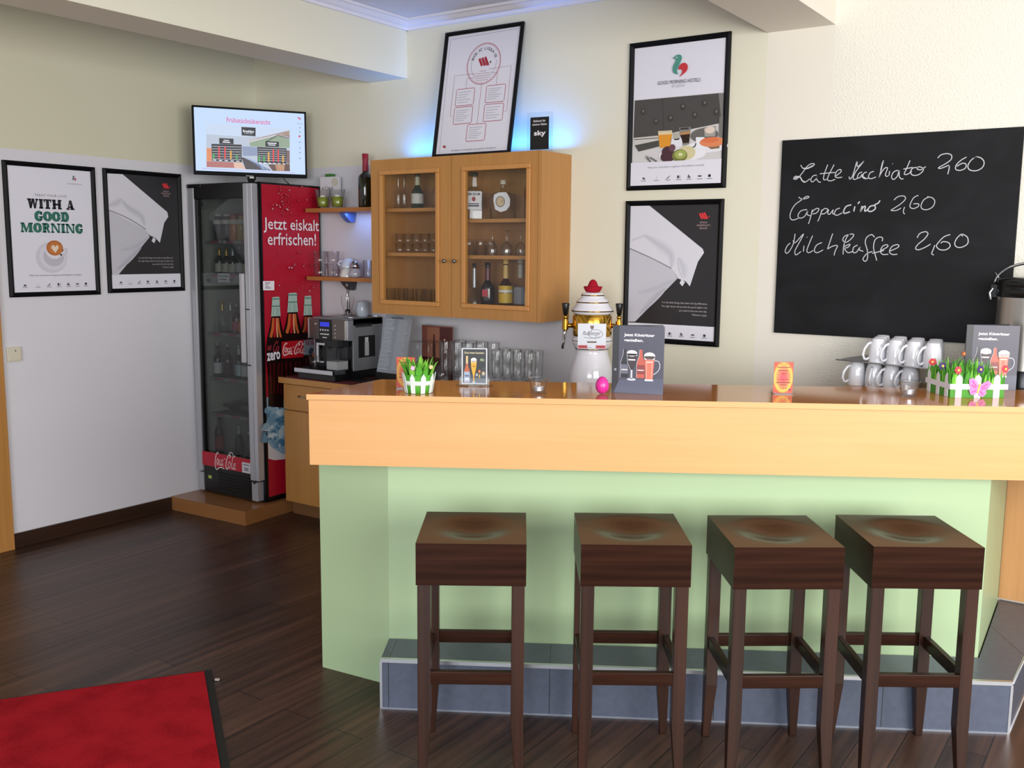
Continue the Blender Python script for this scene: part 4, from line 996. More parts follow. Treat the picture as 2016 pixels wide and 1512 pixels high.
for q, ww in (((393, 840), 5), ((705, 803), 6), ((372, 1028), 6), ((685, 997), 5), ((505, 1203), 6)):
    c = p.uv(q); a_, b_ = .065, .048
    p.rect(c[0]-a_, c[1]-b_, c[0]+a_, c[1]+b_, PW); p.up(.0001)
    p.line([(c[0]-a_+.006, c[1]-b_), (c[0]+a_-.006, c[1]-b_), (c[0]+a_, c[1]-b_+.006), (c[0]+a_, c[1]+b_-.006), (c[0]+a_-.006, c[1]+b_), (c[0]-a_+.006, c[1]+b_), (c[0]-a_, c[1]+b_-.006), (c[0]-a_, c[1]-b_+.006), (c[0]-a_+.006, c[1]-b_)], .0035, P2_, sm=False)
    for k in range(ww):
        z_ = c[1]+b_*.62-k*b_*1.24/(ww-1); q_ = .8-.15*((k*7) % 3)
        p.line([(c[0]-a_*.8, z_), (c[0]-a_*.8+a_*1.6*q_+.01, z_)], .004, mat('#b8b6c0', .5), sm=False)
c = p.uv((178, 1350)); ligula(p, c, .014, LR_, INK)
p.span('www.ligula.se | www.ligula.dk | www.ligula.de | www.ligula.no', (247, 1392), (708, 1360), .011, MIDG)
p.build('print', t)
sg = thing('acrylic_sign', 'clear acrylic stand with a black television ad on top of the glass cabinet', 'sign', (2.335, -.125, 2.2275), axes=((.985, .09, 0), (0, .0, 1)))
ACR = glass('acrylic', (.93, .95, .96), (.6, .7, .75), .3, .03, .04)
m = MB(); m.box((0, 0, 0), (.155, .004, .222), ACR); m.box((0, -.05, 0), (.155, .004, .004), ACR); m.build('holder', sg)
p = Print(sg, .0005); p.rect(.020, .024, .134, .196, BLACK); p.up()
p.text('Exklusiv für', (.077, .176), .075, .011, WT, .015); p.text('unsere Gäste', (.077, .158), .088, .011, WT, .015); p.text('sky', (.079, .108), .072, .034, WT, .03)
p.build('print', sg)
# ---------------------------------------------------------------- worktop, base cabinet
WTOP = wood('worktop_laminate', '#4d3830', '#5a423a', 0, .18, coat=.3)
wt = thing('worktop', 'brown worktop with beech edge along the back wall behind the bar', 'worktop', (.67, -.45, .862))
MB().prism([(0, 0), (3.88, 0), (3.88, .445), (0, .445)], 0, .036, BEECHX).build('slab', wt, bevel=.002)
MB().prism([(.004, .004), (3.876, .004), (3.876, .445), (.004, .445)], .0362, .0385, WTOP).build('top_surface', wt, label='dark brown laminate surface')
WTZ = .9008
cb_ = thing('base_cabinet', 'beech base cabinet with drawer between fridge and bar', 'cabinet', (.69, -.425, 0))
m = MB(); m.box((0, .02, .09), (.62, .415, .861), BEECH); m.box((.01, .05, 0), (.61, .41, .09), mat('#7a5432', .5)); m.build('carcass', cb_)
df = MB().box((.002, -.002, .695), (.40, .02, .855), BEECHX).build('drawer', cb_, bevel=.002)
MB().tube([(.15, -.003, .79), (.155, -.024, .787), (.2, -.028, .785), (.25, -.024, .787), (.255, -.003, .79)], .004, mat('#b9b4a8', .25, .9), 8).build('handle', df)
MB().box((.002, -.002, .092), (.40, .02, .685), BEECH).build('door', cb_, bevel=.002)
MB().box((.405, -.002, .092), (.617, .02, .855), BEECH).build('side_front', cb_, bevel=.002)
m = MB(); m.box((1.335, -.42, 0), (4.5, -.02, .861), BEECHX); m.build('back_bar_cabinet', None, label='long beech cabinet run under the worktop hidden behind the bar', category='cabinet')

# ---------------------------------------------------------------- wall shelves
SHW = wood('shelf_wood', '#a86a34', '#b5763e', 0, .4)
for z, lab, wl_ in ((1.962, 'upper small wooden wall shelf with the wine bottle', '#5a78c8'), (1.530, 'lower small wooden wall shelf with stacked glasses', '#4a4a52')):
    t = thing('wall_shelf', lab, 'shelf', (.682, 0, z))
    MB().box((0, -.2, -.025), (.656, -.001, 0), SHW).build('board', t, bevel=.002)
    q = MB(); q.prism([(-.11, -.026), (-.001, -.026), (-.001, -.03), (-.02, -.082), (-.035, -.088), (-.06, -.078), (-.095, -.05), (-.11, -.03)], -.022, .022, mat(wl_, .5), Matrix.Translation((.235, 0, 0)) @ Matrix(((0, 0, 1, 0), (1, 0, 0, 0), (0, 1, 0, 0), (0, 0, 0, 1))))
    q.build('bracket', t, bevel=.004, label='blue shelf bracket' if z > 1.7 else 'grey shelf bracket')
SH1, SH2 = 1.9625, 1.5305
bk_ = thing('cookbook', 'white book with dark capital lettering standing on the upper shelf', 'book', (.66, -.075, SH1), radians(4))
bk_.location = (.688, -.07, SH1)
MB().box((0, 0, 0), (.155, .022, .205), mat('#d8d6da', .5)).build('cover', bk_, bevel=.001)
p = Print(None, .0008); p.text('KÖRF', (.062, .132), .095, .026, mat('#2c3430', .5)); p.text('vom', (.04, .15), .03, .008, LG); p.ell((.122, .17), .026, .026, mat('#c8c6b4', .5)); p.up(); p.ring((.122, .17), .021, .021, .0015, mat('#a9a890', .5), 24); p.build('cover_print', bk_)
gb = thing('gift_box', 'small green box peeking out behind the white book', 'box', (.70, -.035, SH1), 0)
MB().box((0, 0, 0), (.06, .028, .222), mat('#4d8a3e', .5)).build('carton', gb, bevel=.001); MB().box((-.001, -.001, .2), (.061, .029, .226), mat('#3f7a34', .5)).build('lid', gb, bevel=.001)
CG = glass('tumbler_glass', (.985, .99, .99), (.58, .60, .62), .5, .03, .045)
def tumbler(name, label, loc, h, r0, r1, group, cat='glass', inv=False, fill=None, seg=18):
    """straight drinking glass, optionally upside down or filled"""
    t = thing(name, label, cat, loc, 0, group)
    pr = [(0, .004), (r0*.95, 0), (r0, .004), (r1, h), (r1-.0025, h), (r0-.003, .01), (0, .01)]
    if inv: pr = [(r, h-z) for r, z in pr][::-1]
    MB().lathe(pr, CG, seg).build('glass', t)
    if fill:
        mm, a_, b_ = fill
        MB().lathe([(0, a_), (r0-.0035, a_), (r0+(r1-r0)*b_/h-.0035, b_), (0, b_)], mm, seg).build('filling', t)
    return t
GW = mat('#8f9a2c', .5, bump=.6, bscale=500)
for j, x in enumerate((.775, .903)):
    t = tumbler('candle_glass', ['left candle glass filled with green beads before the white book', 'right candle glass filled with green beads beside the white book'][j], (x, -.135, SH1), .118, .034, .053, 'green filled candle glasses', 'candle holder', fill=(GW, .01, .07))
    MB().cyl((0, 0, .07), .018, .012, mat('#e8e6dc', .5), 14).build('tealight', t)
WINE = glass('green_wine_glass', (.16, .17, .05), (.02, .025, .01), .3, .03, .04)
bottle('wine_bottle', 'dark green wine bottle with a red capsule on the upper shelf', 'bottle', (1.142, -.13, SH1), .325, .046, mat('#1c1c08', .08, coat=.6), None, neck=.34, shoulder=.55, nr=.36, neckm=mat('#a02436', .4), capm=mat('#a02436', .4), cap=.12)
G_ = 'tumblers stacked on the lower shelf'
for j, (x, y) in enumerate(((.745, -.14), (.842, -.12))):
    for k in range(2): tumbler('tumbler', f'{("upper", "lower")[1-k]} clear tumbler of the {("left", "right")[j]} stack on the lower wall shelf', (x, y, SH2+k*.079), .082, .036, .042, G_, inv=False, seg=16)
tumbler('small_glass', 'small clear glass between the tumbler stacks and the white cups', (.905, -.155, SH2), .05, .022, .026, None)
PORC = mat('#d9d7d2', .15, coat=.4); PORC_BLUE_LIT = mat('#c9d2e6', .15, coat=.4)  # second one is the same white porcelain with blue shelf light painted in
def cup(label, loc, r, h, mm, rz, group=None):
    t = thing('coffee_cup', label, 'cup', loc, rz, group)
    MB().lathe([(r, 0), (r*1.0, h*.25), (r*.86, h*.65), (r*.55, h*.95), (r*.5, h), (0, h), (0, h*.97), (r*.5, h*.9), (r*.95, .003), (r, 0)], mm, 20).build('bowl', t)
    MB().tube([(r*.93, 0, h*.25), (r*1.35, 0, h*.28), (r*1.4, 0, h*.5), (r*1.2, 0, h*.66), (r*.78, 0, h*.72)], .005, mm, 8).build('handle', t)
cup('white cup upside down at the bottom of the cup stack', (.972, -.12, SH2), .052, .062, PORC, radians(160), 'white cups on the lower shelf')
cup('white cup upside down on top of the cup stack, blue light painted in', (.974, -.118, SH2+.0595), .046, .058, PORC_BLUE_LIT, radians(-150), 'white cups on the lower shelf')
t = thing('sugar_shaker', 'round glass sugar shaker with a chrome lid on the lower shelf', 'sugar shaker', (1.065, -.15, SH2))
MB().lathe([(0, 0), (.034, 0), (.042, .012), (.038, .035), (.027, .055)], mat('#a9a7b4', .1, coat=.5), 20).build('jar', t)
MB().lathe([(.027, .055), (.033, .062), (.033, .078), (.018, .1), (0, .105)], mat('#bfc4d2', .08, 1), 20).build('lid', t)
for j, x in enumerate((1.135, 1.20, 1.265)):
    tumbler('water_glass', f'{("left", "middle", "right")[j]} bluish lit water glass by the cabinet on the lower shelf', (x, -.11, SH2), .108, .029, .031, 'water glasses at the end of the lower shelf')

# ---------------------------------------------------------------- glass fronted wall cabinet
wc = thing('wall_cabinet', 'beech wall cabinet with two glass doors', 'cabinet', (1.341, 0, 1.326))
CW, CD, CH = 1.206, .30, .90
CI = wood('cabinet_inside', '#a87a4a', '#b58656', 2, .5)
m = MB()
m.box((0, -CD+.021, 0), (.02, -.002, CH), BEECH); m.box((CW-.02, -CD, 0), (CW, -.002, CH), BEECH)
m.box((0, -CD+.021, 0), (CW-.02, -.002, .02), BEECHX); m.box((0, -CD+.021, CH-.02), (CW-.02, -.002, CH), BEECHX)
m.box((.02, -.01, .02), (CW-.02, -.004, CH-.02), CI); m.box((.595, -CD+.021, .02), (.613, -.01, CH-.02), CI)
m.build('carcass', wc, bevel=.001)
for x0, x1, zs in ((.021, .594, (.62, .362)), (.614, CW-.021, (.552, .352))):
    for z in zs: MB().box((x0, -CD+.045, z-.02), (x1, -.011, z), BEECHX).build('shelf', wc)
CPANE = glass('cabinet_pane', (.96, .96, .95), (.85, .85, .85), .2, .02, .03)
def cdoor(x0, x1, px0, px1, pz0, pz1, kx):
    d = MB(); y0, y1 = -CD, -CD+.019
    d.box((x0, y0, .0), (px0, y1, CH), BEECH); d.box((px1, y0, .0), (x1, y1, CH), BEECH)
    d.box((px0, y0, 0), (px1, y1, pz0), BEECH); d.box((px0, y0, pz1), (px1, y1, CH), BEECH)
    d = d.build('door', wc)
    MLD = wood('moulding_wood', '#c08446', '#cc9150', 2, .3, coat=.3)
    g = MB(); r = .013
    for a, b_ in (((px0-.012, pz0-.012), (px1+.012, pz0-.012)), ((px1+.012, pz0-.012), (px1+.012, pz1+.012)), ((px1+.012, pz1+.012), (px0-.012, pz1+.012)), ((px0-.012, pz1+.012), (px0-.012, pz0-.012))):
        if a[1] == b_[1]: g.box((min(a[0], b_[0])-r, y0-.011, a[1]-r), (max(a[0], b_[0])+r, y0, a[1]+r), MLD)
        else: g.box((a[0]-r, y0-.011, min(a[1], b_[1])+r), (a[0]+r, y0, max(a[1], b_[1])-r), MLD)
    g.build('moulding', d, bevel=.004)
    MB().box((px0, y0+.007, pz0), (px1, y0+.011, pz1), CPANE).build('pane', d)
    MB().lathe([(.005, 0), (.005, .012), (.011, .016), (.012, .022), (.008, .027), (0, .028)], mat('#8f8f8c', .25, .9), 14, Matrix.Translation((kx, y0, .318)) @ Matrix.Rotation(radians(90), 4, 'X')).build('knob', d)
cdoor(.002, .606, .098, .499, .083, .812, .568)
cdoor(.609, CW-.0215, .708, 1.115, .083, .812, .641)
def cy(x, y=-.17): return x
SL = {'t': 1.326+.6205, 'm': 1.326+.3625, 'b': 1.326+.0205}; SR = {'t': 1.326+.5525, 'm': 1.326+.3525, 'b': 1.326+.0205}
GC = 'bottles in the glass wall cabinet'
CLB = glass('spirit_glass', (.95, .955, .94), (.38, .39, .37), .5, .03, .05)
for j, x in enumerate((1.443, 1.489)):
    bottle('slim_bottle', ('left', 'right')[j]+' of two slim clear bottles on the top left cabinet shelf', 'bottle', (x, -.17, SL['t']), .21, .022, CLB, GC, neck=.45, shoulder=.4, nr=.45)
bottle('sparkling_bottle', 'green bottle with white label on the top left cabinet shelf', 'bottle', (1.592, -.17, SL['t']), .205, .036, mat('#16301f', .1, coat=.5), GC, neck=.36, shoulder=.4, nr=.36, labm=mat('#c9c9c4', .6), lab=(.14, .42), neckm=mat('#b9b7a0', .4))
bottle('clear_bottle', 'clear bottle at the right end of the top left cabinet shelf', 'bottle', (1.742, -.17, SL['t']), .18, .033, CLB, GC, neck=.36, shoulder=.5, nr=.4)
GT = 'stacked tumblers in the left cabinet door'
for k in range(2):
    for j in range(5):
        tumbler('tumbler', f'{ORD[j]} tumbler, {("lower", "upper")[k]} layer, middle left cabinet shelf', (1.452+.0655*j, -.17, SL['m']+k*.056), .056, .026, .030, GT, seg=14)
GB = 'short glasses at the bottom of the left cabinet'
for j in range(7): tumbler('short_glass', f'{ORD[j]} short glass on the bottom left cabinet floor', (1.395+.071*j, -.19+.03*(j % 2), SL['b']), .128, .030, .034, GB, seg=14)
# right hand bottles
t = bottle('whiskey_bottle', 'square clear whiskey bottle with big white label on the top right cabinet shelf', 'bottle', (2.015, -.175, SR['t']), .262, .065, CLB, GC, neck=.3, shoulder=.58, nr=.26, labm=None, capm=DK, sq=True, rz=radians(32))
p = Print(None, .0475); p.rect(-.042, .055, .042, .155, mat('#d9d9de', .5)); p.up(); p.text('JIM BEAM', (0, .137), .07, .02, INK, .02); p.ell((0, .112), .011, .013, mat('#9a1f2a', .5), 14); p.rect(-.03, .083, .03, .089, GR); p.rect(-.03, .07, .03, .079, mat('#3a3a40')); p.build('front_label', t)
p = Print(None, .0475); p.rect(-.035, .055, .035, .155, mat('#b9b9bd', .5)); p.up()
for k in range(6): p.rect(-.026, .07+.013*k, .022, .074+.013*k, MIDG)
o = p.build('side_label', t); o.rotation_euler = (0, 0, radians(90))
t = bottle('flask_bottle', 'round shouldered clear bottle with a white oval label and gold seal', 'bottle', (2.209, -.17, SR['t']), .212, .072, CLB, GC, neck=.3, shoulder=.6, nr=.2, capm=mat('#cfc8b8', .4), cap=.1, seg=24, rz=radians(33))
p = Print(None, .074); p.shape([(-.05, .1), (-.046, .13), (-.02, .142), (.02, .143), (.03, .13), (.042, .105), (.04, .07), (.022, .045), (-.01, .036), (-.04, .05)], mat('#c9c9cf', .4)); p.up(); p.ell((-.012, .092), .026, .03, mat('#5a4a30', .4)); p.up(); p.ell((-.012, .092), .021, .025, mat('#a88a58', .3)); p.ell((.0, .094), .008, .009, mat('#e0c898', .3)); p.build('front_label', t)
bottle('whisky_bottle', 'clear square bottle with a slanted red label at the right cabinet edge', 'bottle', (2.385, -.15, SR['t']), .26, .05, CLB, GC, neck=.25, shoulder=.66, nr=.3, labm=mat('#8a1a1c', .5), lab=(.44, .62), sq=True, rz=radians(40))
GM = 'tumblers on the middle right cabinet shelf'
for j, x in enumerate((1.99, 2.055, 2.11)): tumbler('tumbler', f'{("left", "middle", "right")[j]} upturned tumbler on the middle right cabinet shelf', (x, -.19+.02*j, SR['m']), .088, .027, .033, GM, inv=True, seg=16)
def stem(label, loc, h, rf, rb, group, name='wine_glass', seg=18, cat='glass'):
    """upside-down stemmed glass: rim below, foot above"""
    t = thing(name, label, cat, loc, 0, group)
    MB().lathe([(rb, 0), (rb*1.12, h*.2), (rb*1.05, h*.36), (rb*.6, h*.48), (.006, h*.55), (rb*.55, h*.47), (rb, h*.34), (rb*1.07, h*.2), (rb-.002, 0)], CG, seg).build('bowl', t)
    MB().lathe([(.006, h*.55), (.004, h*.7), (.0045, h*.92), (.008, h*.97)], CG, 10).build('stem', t)
    MB().lathe([(.008, h*.97), (rf*.6, h*.985), (rf, h*.993), (rf, h), (0, h)], CG, seg).build('foot', t)
    return t
for j, (x, y) in enumerate(((2.16, -.2), (2.215, -.13), (2.255, -.2), (2.31, -.14))): stem(f'{ORD[j]} small stemmed glass upside down on the middle right cabinet shelf', (x, y, SR['m']), .138, .028, .027, 'stemmed glasses in the right cabinet', seg=14)
bottle('spirit_bottle', 'slender clear bottle with round medallion at the bottom left of the right cabinet door', 'bottle', (2.012, -.17, SR['b']), .285, .042, CLB, GC, neck=.5, shoulder=.18, nr=.22, neckm=SILV, capm=DK, labm=None)
t = bottle('liqueur_bottle', 'almost black liqueur bottle with small red label in the right cabinet', 'bottle', (2.10, -.16, SR['b']), .29, .043, mat('#120a0c', .12, coat=.5), GC, neck=.36, shoulder=.5, nr=.34, neckm=mat('#5a2a30', .4), capm=DK, rz=radians(20))
p = Print(None, .0435); p.rect(-.02, .1, .012, .14, mat('#b03040', .5)); p.rect(-.025, .045, .03, .056, mat('#c8c8cc', .5)); p.build('front_label', t)
t = bottle('rum_bottle', 'brown bottle with a yellow label in the middle of the right cabinet floor', 'bottle', (2.232, -.17, SR['b']), .31, .04, glass('amber_glass', (.42, .24, .12), (.10, .05, .02), .3, .03, .05), GC, neck=.36, shoulder=.48, nr=.34, neckm=mat('#c8a860', .4), capm=mat('#c8a860', .4), labm=mat('#c9a52c', .5), lab=(.22, .40))
MB().lathe([(.0411, .127), (.0411, .142)], mat('#d8d2c8', .5), 18).lathe([(.0411, .143), (.0411, .165)], mat('#c9a52c', .5), 18).build('upper_label', t)
bottle('clear_spirit_bottle', 'tall clear bottle behind the yellow labelled one', 'bottle', (2.298, -.12, SR['b']), .315, .04, CLB, GC, neck=.36, shoulder=.48, nr=.34, neckm=mat('#b8b4a8', .4), capm=mat('#b8b4a8', .4), labm=mat('#8a8a90', .5), lab=(.2, .5))
bottle('dark_bottle', 'dark bottle with white label cut off by the right cabinet door edge', 'bottle', (2.40, -.16, SR['b']), .22, .04, mat('#1a0e0c', .12, coat=.5), GC, neck=.36, shoulder=.48, nr=.34, labm=mat('#b9b4b0', .5), lab=(.25, .6), capm=DK)

# ---------------------------------------------------------------- things on the worktop
pm = MB().box((0, 0, 0), (.55, .36, .003), mat('#5f1018', .6)).build('placemat', None, loc=(.72, -.43, WTZ), label='dark red mat under the coffee machine', category='mat')
cm = thing('coffee_machine', 'silver automatic coffee machine with blue display', 'coffee machine', (.825, -.315, WTZ+.035), radians(0))
CS = mat('#8f9296', .35, .55); CS2 = mat('#6f6a68', .3, .7); CK = mat('#0e0f11', .25); CHR = mat('#d6d8dc', .12, 1); SMK = glass('smoked_plastic', (.25, .26, .28), (.1, .1, .1), .3, .04, .06)
MW, MD, MH = .345, .295, .345
m = MB(); m.box((.012, .03, .015), (MW-.012, MD-.001, .30), CK); m.box((MW-.012, 0.03, .02), (MW, MD, .345), CS); m.box((0, .03, .3), (MW, MD, .345), CS); m.box((0, .03, .015), (.012, MD, .3), CS)
m.box((.01, -.12, -.0312), (MW-.012, MD-.012, .016), CK)
m.build('body', cm, bevel=.003)
# side details on the right flank
sp2 = MB(); sp2.box((MW, .075, .10), (MW+.0012, .225, .235), CK); sp2.box((MW+.0012, .13, .11), (MW+.004, .165, .195), mat('#a8aaa8', .4)); sp2.box((MW+.0012, .133, .195), (MW+.004, .16, .225), mat('#c4c6c4', .4)); sp2.build('water_tank', cm)
sp3 = MB()
for k in range(20): sp3.box((MW, .05+.0075*k, .29), (MW+.0015, .0545+.0075*k, .315), CK)
sp3.build('vent_grille', cm)
# control head
h_ = MB(); prof = [(0, .03), (0, -.01), (.03, -.03), (.12, -.045), (.24, -.045), (.33, -.03), (MW, -.008), (MW, .03)]
h_.prism(prof, .215, .335, CS2, smooth=False); h_.build('control_head', cm, bevel=.004)
MB().box((MW-.012, -.02, .21), (MW+.004, .03, .338), CHR).build('chrome_edge', cm, bevel=.003); MB().box((-.004, -.018, .21), (.008, .03, .338), CHR).build('chrome_edge', cm, bevel=.003)
pn = MB(); pn.box((.13, -.052, .21), (.235, -.045, .338), CK); pn.build('control_panel', cm, bevel=.002)
dsp = MB(); dsp.box((.145, -.0535, .295), (.222, -.052, .322), mat('#2a38d8', .3, emit=.9)); dsp.build('display', cm, label='blue lit display')
bt = MB()
for k in range(4): bt.box((.143+.021*k, -.0545, .268), (.155+.021*k, -.052, .279), CHR)
for k in range(4): bt.cyl((.262, -.041, .30-.024*k), .006, .006, CHR, 10)
bt.cyl((.095, -.043, .305), .008, .006, CHR, 12)
for k in range(3): bt.box((.145+.026*k, -.0535, .244), (.167+.026*k, -.052, .252), mat('#c9cac8', .4))
bt.box((.163, -.0535, .224), (.2, -.052, .23), mat('#c9cac8', .4)); bt.build('buttons', cm)
sp4 = MB(); sp4.box((.128, -.075, .07), (.15, -.04, .195), CHR); sp4.box((.15, -.075, .18), (.205, -.04, .195), CHR); sp4.box((.15, -.075, .07), (.195, -.04, .082), CHR); sp4.box((.17, -.045, .15), (.21, -.01, .208), CK); sp4.tube([(.158, -.03, .2), (.19, -.03, .205)], .008, CHR); sp4.build('coffee_spout', cm, bevel=.003)
mk = MB(); mk.box((.22, -.085, .032), (.315, .02, .175), glass('milk_jug_plastic', (.75, .77, .8), (.3, .32, .34), .3, .03, .06)); mk.build('milk_container', cm, bevel=.006)
MB().box((.224, -.081, .034), (.311, .016, .085), mat('#dcdad4', .4)).build('milk', cm); MB().box((.218, -.08, .175), (.317, .022, .214), CK).build('milk_lid', cm)
dt = MB(); dt.box((-.0, -.135, .002), (.335, .03, .016), CK); dt.box((-.004, -.14, .01), (.338, -.134, .034), CHR); dt.box((.332, -.14, .01), (.338, .02, .034), CHR); dt.box((-.004, -.14, .01), (0, .02, .034), CHR)
for k in range(16): dt.box((.01+.02*k, -.13, .026), (.018+.02*k, .02, .03), mat('#4a4a4c', .3, .8))
dt.build('drip_tray', cm)
MB().lathe([(.0, 0), (.026, 0), (.033, .082), (.031, .082), (.024, .006), (0, .006)], CG, 16, None, (.115, -.08, .031)).build('espresso_glass', cm)
rl = MB()
for y in (.05, MD-.02): rl.tube([(.03, y, .35), (MW-.02, y, .35)], .003, CHR, 6)
rl.build('cup_rail', cm)
MZ = WTZ+.035+.3465
t = thing('glass_vase', 'clear pointed rim glass with a spoon on top of the coffee machine', 'glass', (.985, -.14, MZ))
v = MB(); vs = []; fs = []; ns = 20
pr = [(.018, 0), (.03, .004), (.022, .02), (.026, .04), (.038, .075), (.042, .105), (.04, .125)]
for i, (r, z) in enumerate(pr):
    for k in range(ns):
        a = 2*pi*k/ns; zz_ = z+(.028*max(0, cos(2*a))**2 if i == len(pr)-1 else 0)
        vs.append((r*cos(a), r*sin(a), zz_))
for i in range(len(pr)-1):
    for k in range(ns): fs.append((i*ns+k, i*ns+(k+1) % ns, (i+1)*ns+(k+1) % ns, (i+1)*ns+k))
v.add(vs, fs, CG, True); v.build('bowl', t)
MB().ball((0, 0, .03), .018, mat('#1a1a1c', .3), 12).build('dark_base', t)
t = MB().tube([(0, 0, .05), (.003, -.004, .13), (.0, -.006, .19)], .0035, CHR, 8).ball((0, -.006, .198), .011, mat('#8f8378', .3, .6), 10, None, (1, .5, 1.3)).build('spoon', None, loc=(.985, -.14, MZ), label='long spoon standing in the pointed glass on the coffee machine', category='spoon')
t = thing('milk_pitcher', 'small pale blue grey jug on top of the coffee machine', 'jug', (1.085, -.11, MZ))
MB().lathe([(0, 0), (.034, 0), (.04, .02), (.042, .05), (.036, .085), (.03, .1), (.027, .1), (.03, .08), (0, .06)], mat('#b9c2cc', .2, coat=.4), 20).build('body', t)
MB().tube([(-.038, 0, .025), (-.062, 0, .035), (-.066, 0, .065), (-.034, 0, .085)], .005, mat('#b9c2cc', .2), 8).build('handle', t)
cbl = MB().tube([(.895, -.03, 1.46), (.885, -.03, 1.42), (.9, -.035, 1.36), (.91, -.04, 1.3), (.935, -.05, MZ+.01), (.94, -.06, MZ+.003)], .0025, FBLK, 6)
cbl.build('lamp_cable', None, label='thin black cable from the lower shelf to the coffee machine', category='cable')
# laminated menu on a black stand
t = thing('menu_stand', 'grey laminated drinks list on a black stand beside the coffee machine', 'menu', (1.30, -.20, WTZ), radians(0))
MB().prism([(-.13, -.14), (.20, -.14), (.235, .02), (.21, .08), (-.02, .08), (-.02, -.02), (-.13, -.08)], 0, .012, CK).box((-.01, -.02, .012), (.24, .05, .055), CK).build('stand', t, bevel=.003)
g = Print(None, .0); gl_ = mat('#8b939e', .18, coat=.5)
g.shape([(0, .0), (.225, -.004), (.252, .34), (.04, .355)], gl_); g.up()
for k in range(34):
    z = .02+.0092*k; x = .008+.035*z/.34
    q = random.random()
    g.rect(x, z, x+.085-.03*q, z+.0035, mat('#a8afb8', .3) if k % 3 else mat('#c0c6cc', .3)); g.rect(x+.105, z, x+.19-.03*random.random(), z+.0035, mat('#aab1ba', .3))
g.rect(.085, .333, .18, .341, mat('#4a505a', .3))
o = g.build('menu_sheet', t, label='grey laminated list'); o.location = (0, -.02, .058); o.rotation_euler = (radians(-8), 0, 0)
bpnt = MB().box((.0, .002, 0), (.225, .004, .34), gl_).build('backing', t); bpnt.location = (.015, -.02, .058); bpnt.rotation_euler = (radians(-8), 0, 0)
# wine brochure in clear holder
t = thing('brochure_holder', 'clear holder with dark red wine leaflet behind the stemmed glasses', 'leaflet holder', (1.548, -.085, WTZ), radians(-3))
m = MB(); m.box((0, 0, 0), (.262, .004, .36), ACR); m.box((0, -.03, 0), (.262, 0, .004), ACR); m.box((0, -.03, 0), (.262, -.027, .12), ACR); m.build('holder', t)
p = Print(None, .002); p.rect(.006, .01, .256, .352, mat('#7c4a40', .3)); p.up(); p.rect(.15, .16, .25, .345, mat('#4a1a1a', .3)); p.rect(.01, .01, .255, .16, mat('#431416', .3)); p.rect(.05, .05, .15, .34, mat('#94604a', .3)); p.up()
p.shape([(.095, .15), (.095, .24), (.1, .27), (.1, .3), (.112, .3), (.112, .27), (.117, .24), (.117, .15)], mat('#3a1614', .3)); p.ell((.19, .27), .006, .007, mat('#d8b8b0', .3)); p.build('leaflet', t)
GWN = 'stemmed glasses upside down on the worktop'
for j, (x, y) in enumerate(((1.592, -.165), (1.648, -.245), (1.69, -.16), (1.735, -.245), (1.775, -.165))):
    stem(f'{ORD[j]} wine glass upside down before the red leaflet', (x, y, WTZ), .262+.004*(j % 3), .036, .033, GWN)
def beerglass(label, loc, h, rf, rb, group):
    """upright footed beer glass: straight bowl on a short knobbed stem"""
    t = thing('beer_glass', label, 'glass', loc, 0, group)
    MB().lathe([(.0, .078), (.016, .08), (.028, .092), (rb*.95, .12), (rb*.98, h*.7), (rf, h*.99), (rf-.001, h), (rf-.003, h*.99), (rb*.98-.0028, h*.7), (rb*.95-.003, .124), (.02, .098), (0, .094)], CG, 20).build('bowl', t)
    MB().lathe([(.009, .012), (.006, .03), (.006, .045), (.013, .058), (.013, .066), (.008, .074), (.012, .079)], CG, 14).build('stem', t)
    MB().lathe([(0, 0), (.033, 0), (.034, .003), (.02, .008), (.009, .012)], CG, 20).build('foot', t)
for k in range(2):
    for j in range(4):
        beerglass(f'{ORD[j]} tall footed beer glass, {("front", "rear")[k]} row left of beer ad', (1.868+.079*j+.03*k, -.25+.10*k, WTZ), .284, .0375, .034, 'tall beer glasses on the worktop')
for k in range(2):
    for j in range(4):
        beerglass(f'{ORD[j]} shorter footed beer glass, {("front", "rear")[k]} row right of beer ad', (2.236+.073*j-.02*k, -.25+.10*k, WTZ), .256, .036, .034, 'shorter beer glasses on the worktop')
# ---------------------------------------------------------------- beer tower
t = thing('beer_tower', 'white porcelain beer tower with gold band and two taps', 'beer tower', (2.868, -.30, WTZ))
POR = mat('#eceaf0', .12, coat=.5); GLD = mat('#c89a3c', .16, 1); STEEL = mat('#c4c6ca', .15, 1)
MB().lathe([(0, 0), (.095, 0), (.112, .05), (.118, .11), (.115, .17), (.104, .225), (.089, .27), (.083, .292), (.083, .303), (.088, .31), (.096, .325), (.104, .34), (.104, .358), (.096, .366), (.096, .372), (0, .372)], POR, 40).build('vase_body', t)
MB().lathe([(.096, .372), (.101, .38), (.101, .472), (.094, .485)], GLD, 40).build('gold_band', t)
MB().lathe([(.092, .485), (.105, .492), (.108, .502), (.102, .514), (.09, .526), (.083, .54), (.081, .552), (.074, .561), (.06, .57), (.059, .588), (.053, .594), (0, .597)], POR, 40).build('lid', t)
for r, z in ((.0875, .309), (.1035, .35), (.1078, .502), (.0825, .546), (.0595, .582)): MB().lathe([(r, z-.003), (r+.0014, z), (r, z+.003)], mat('#8a6a30', .2, 1), 40).build('gilt_ring', t)
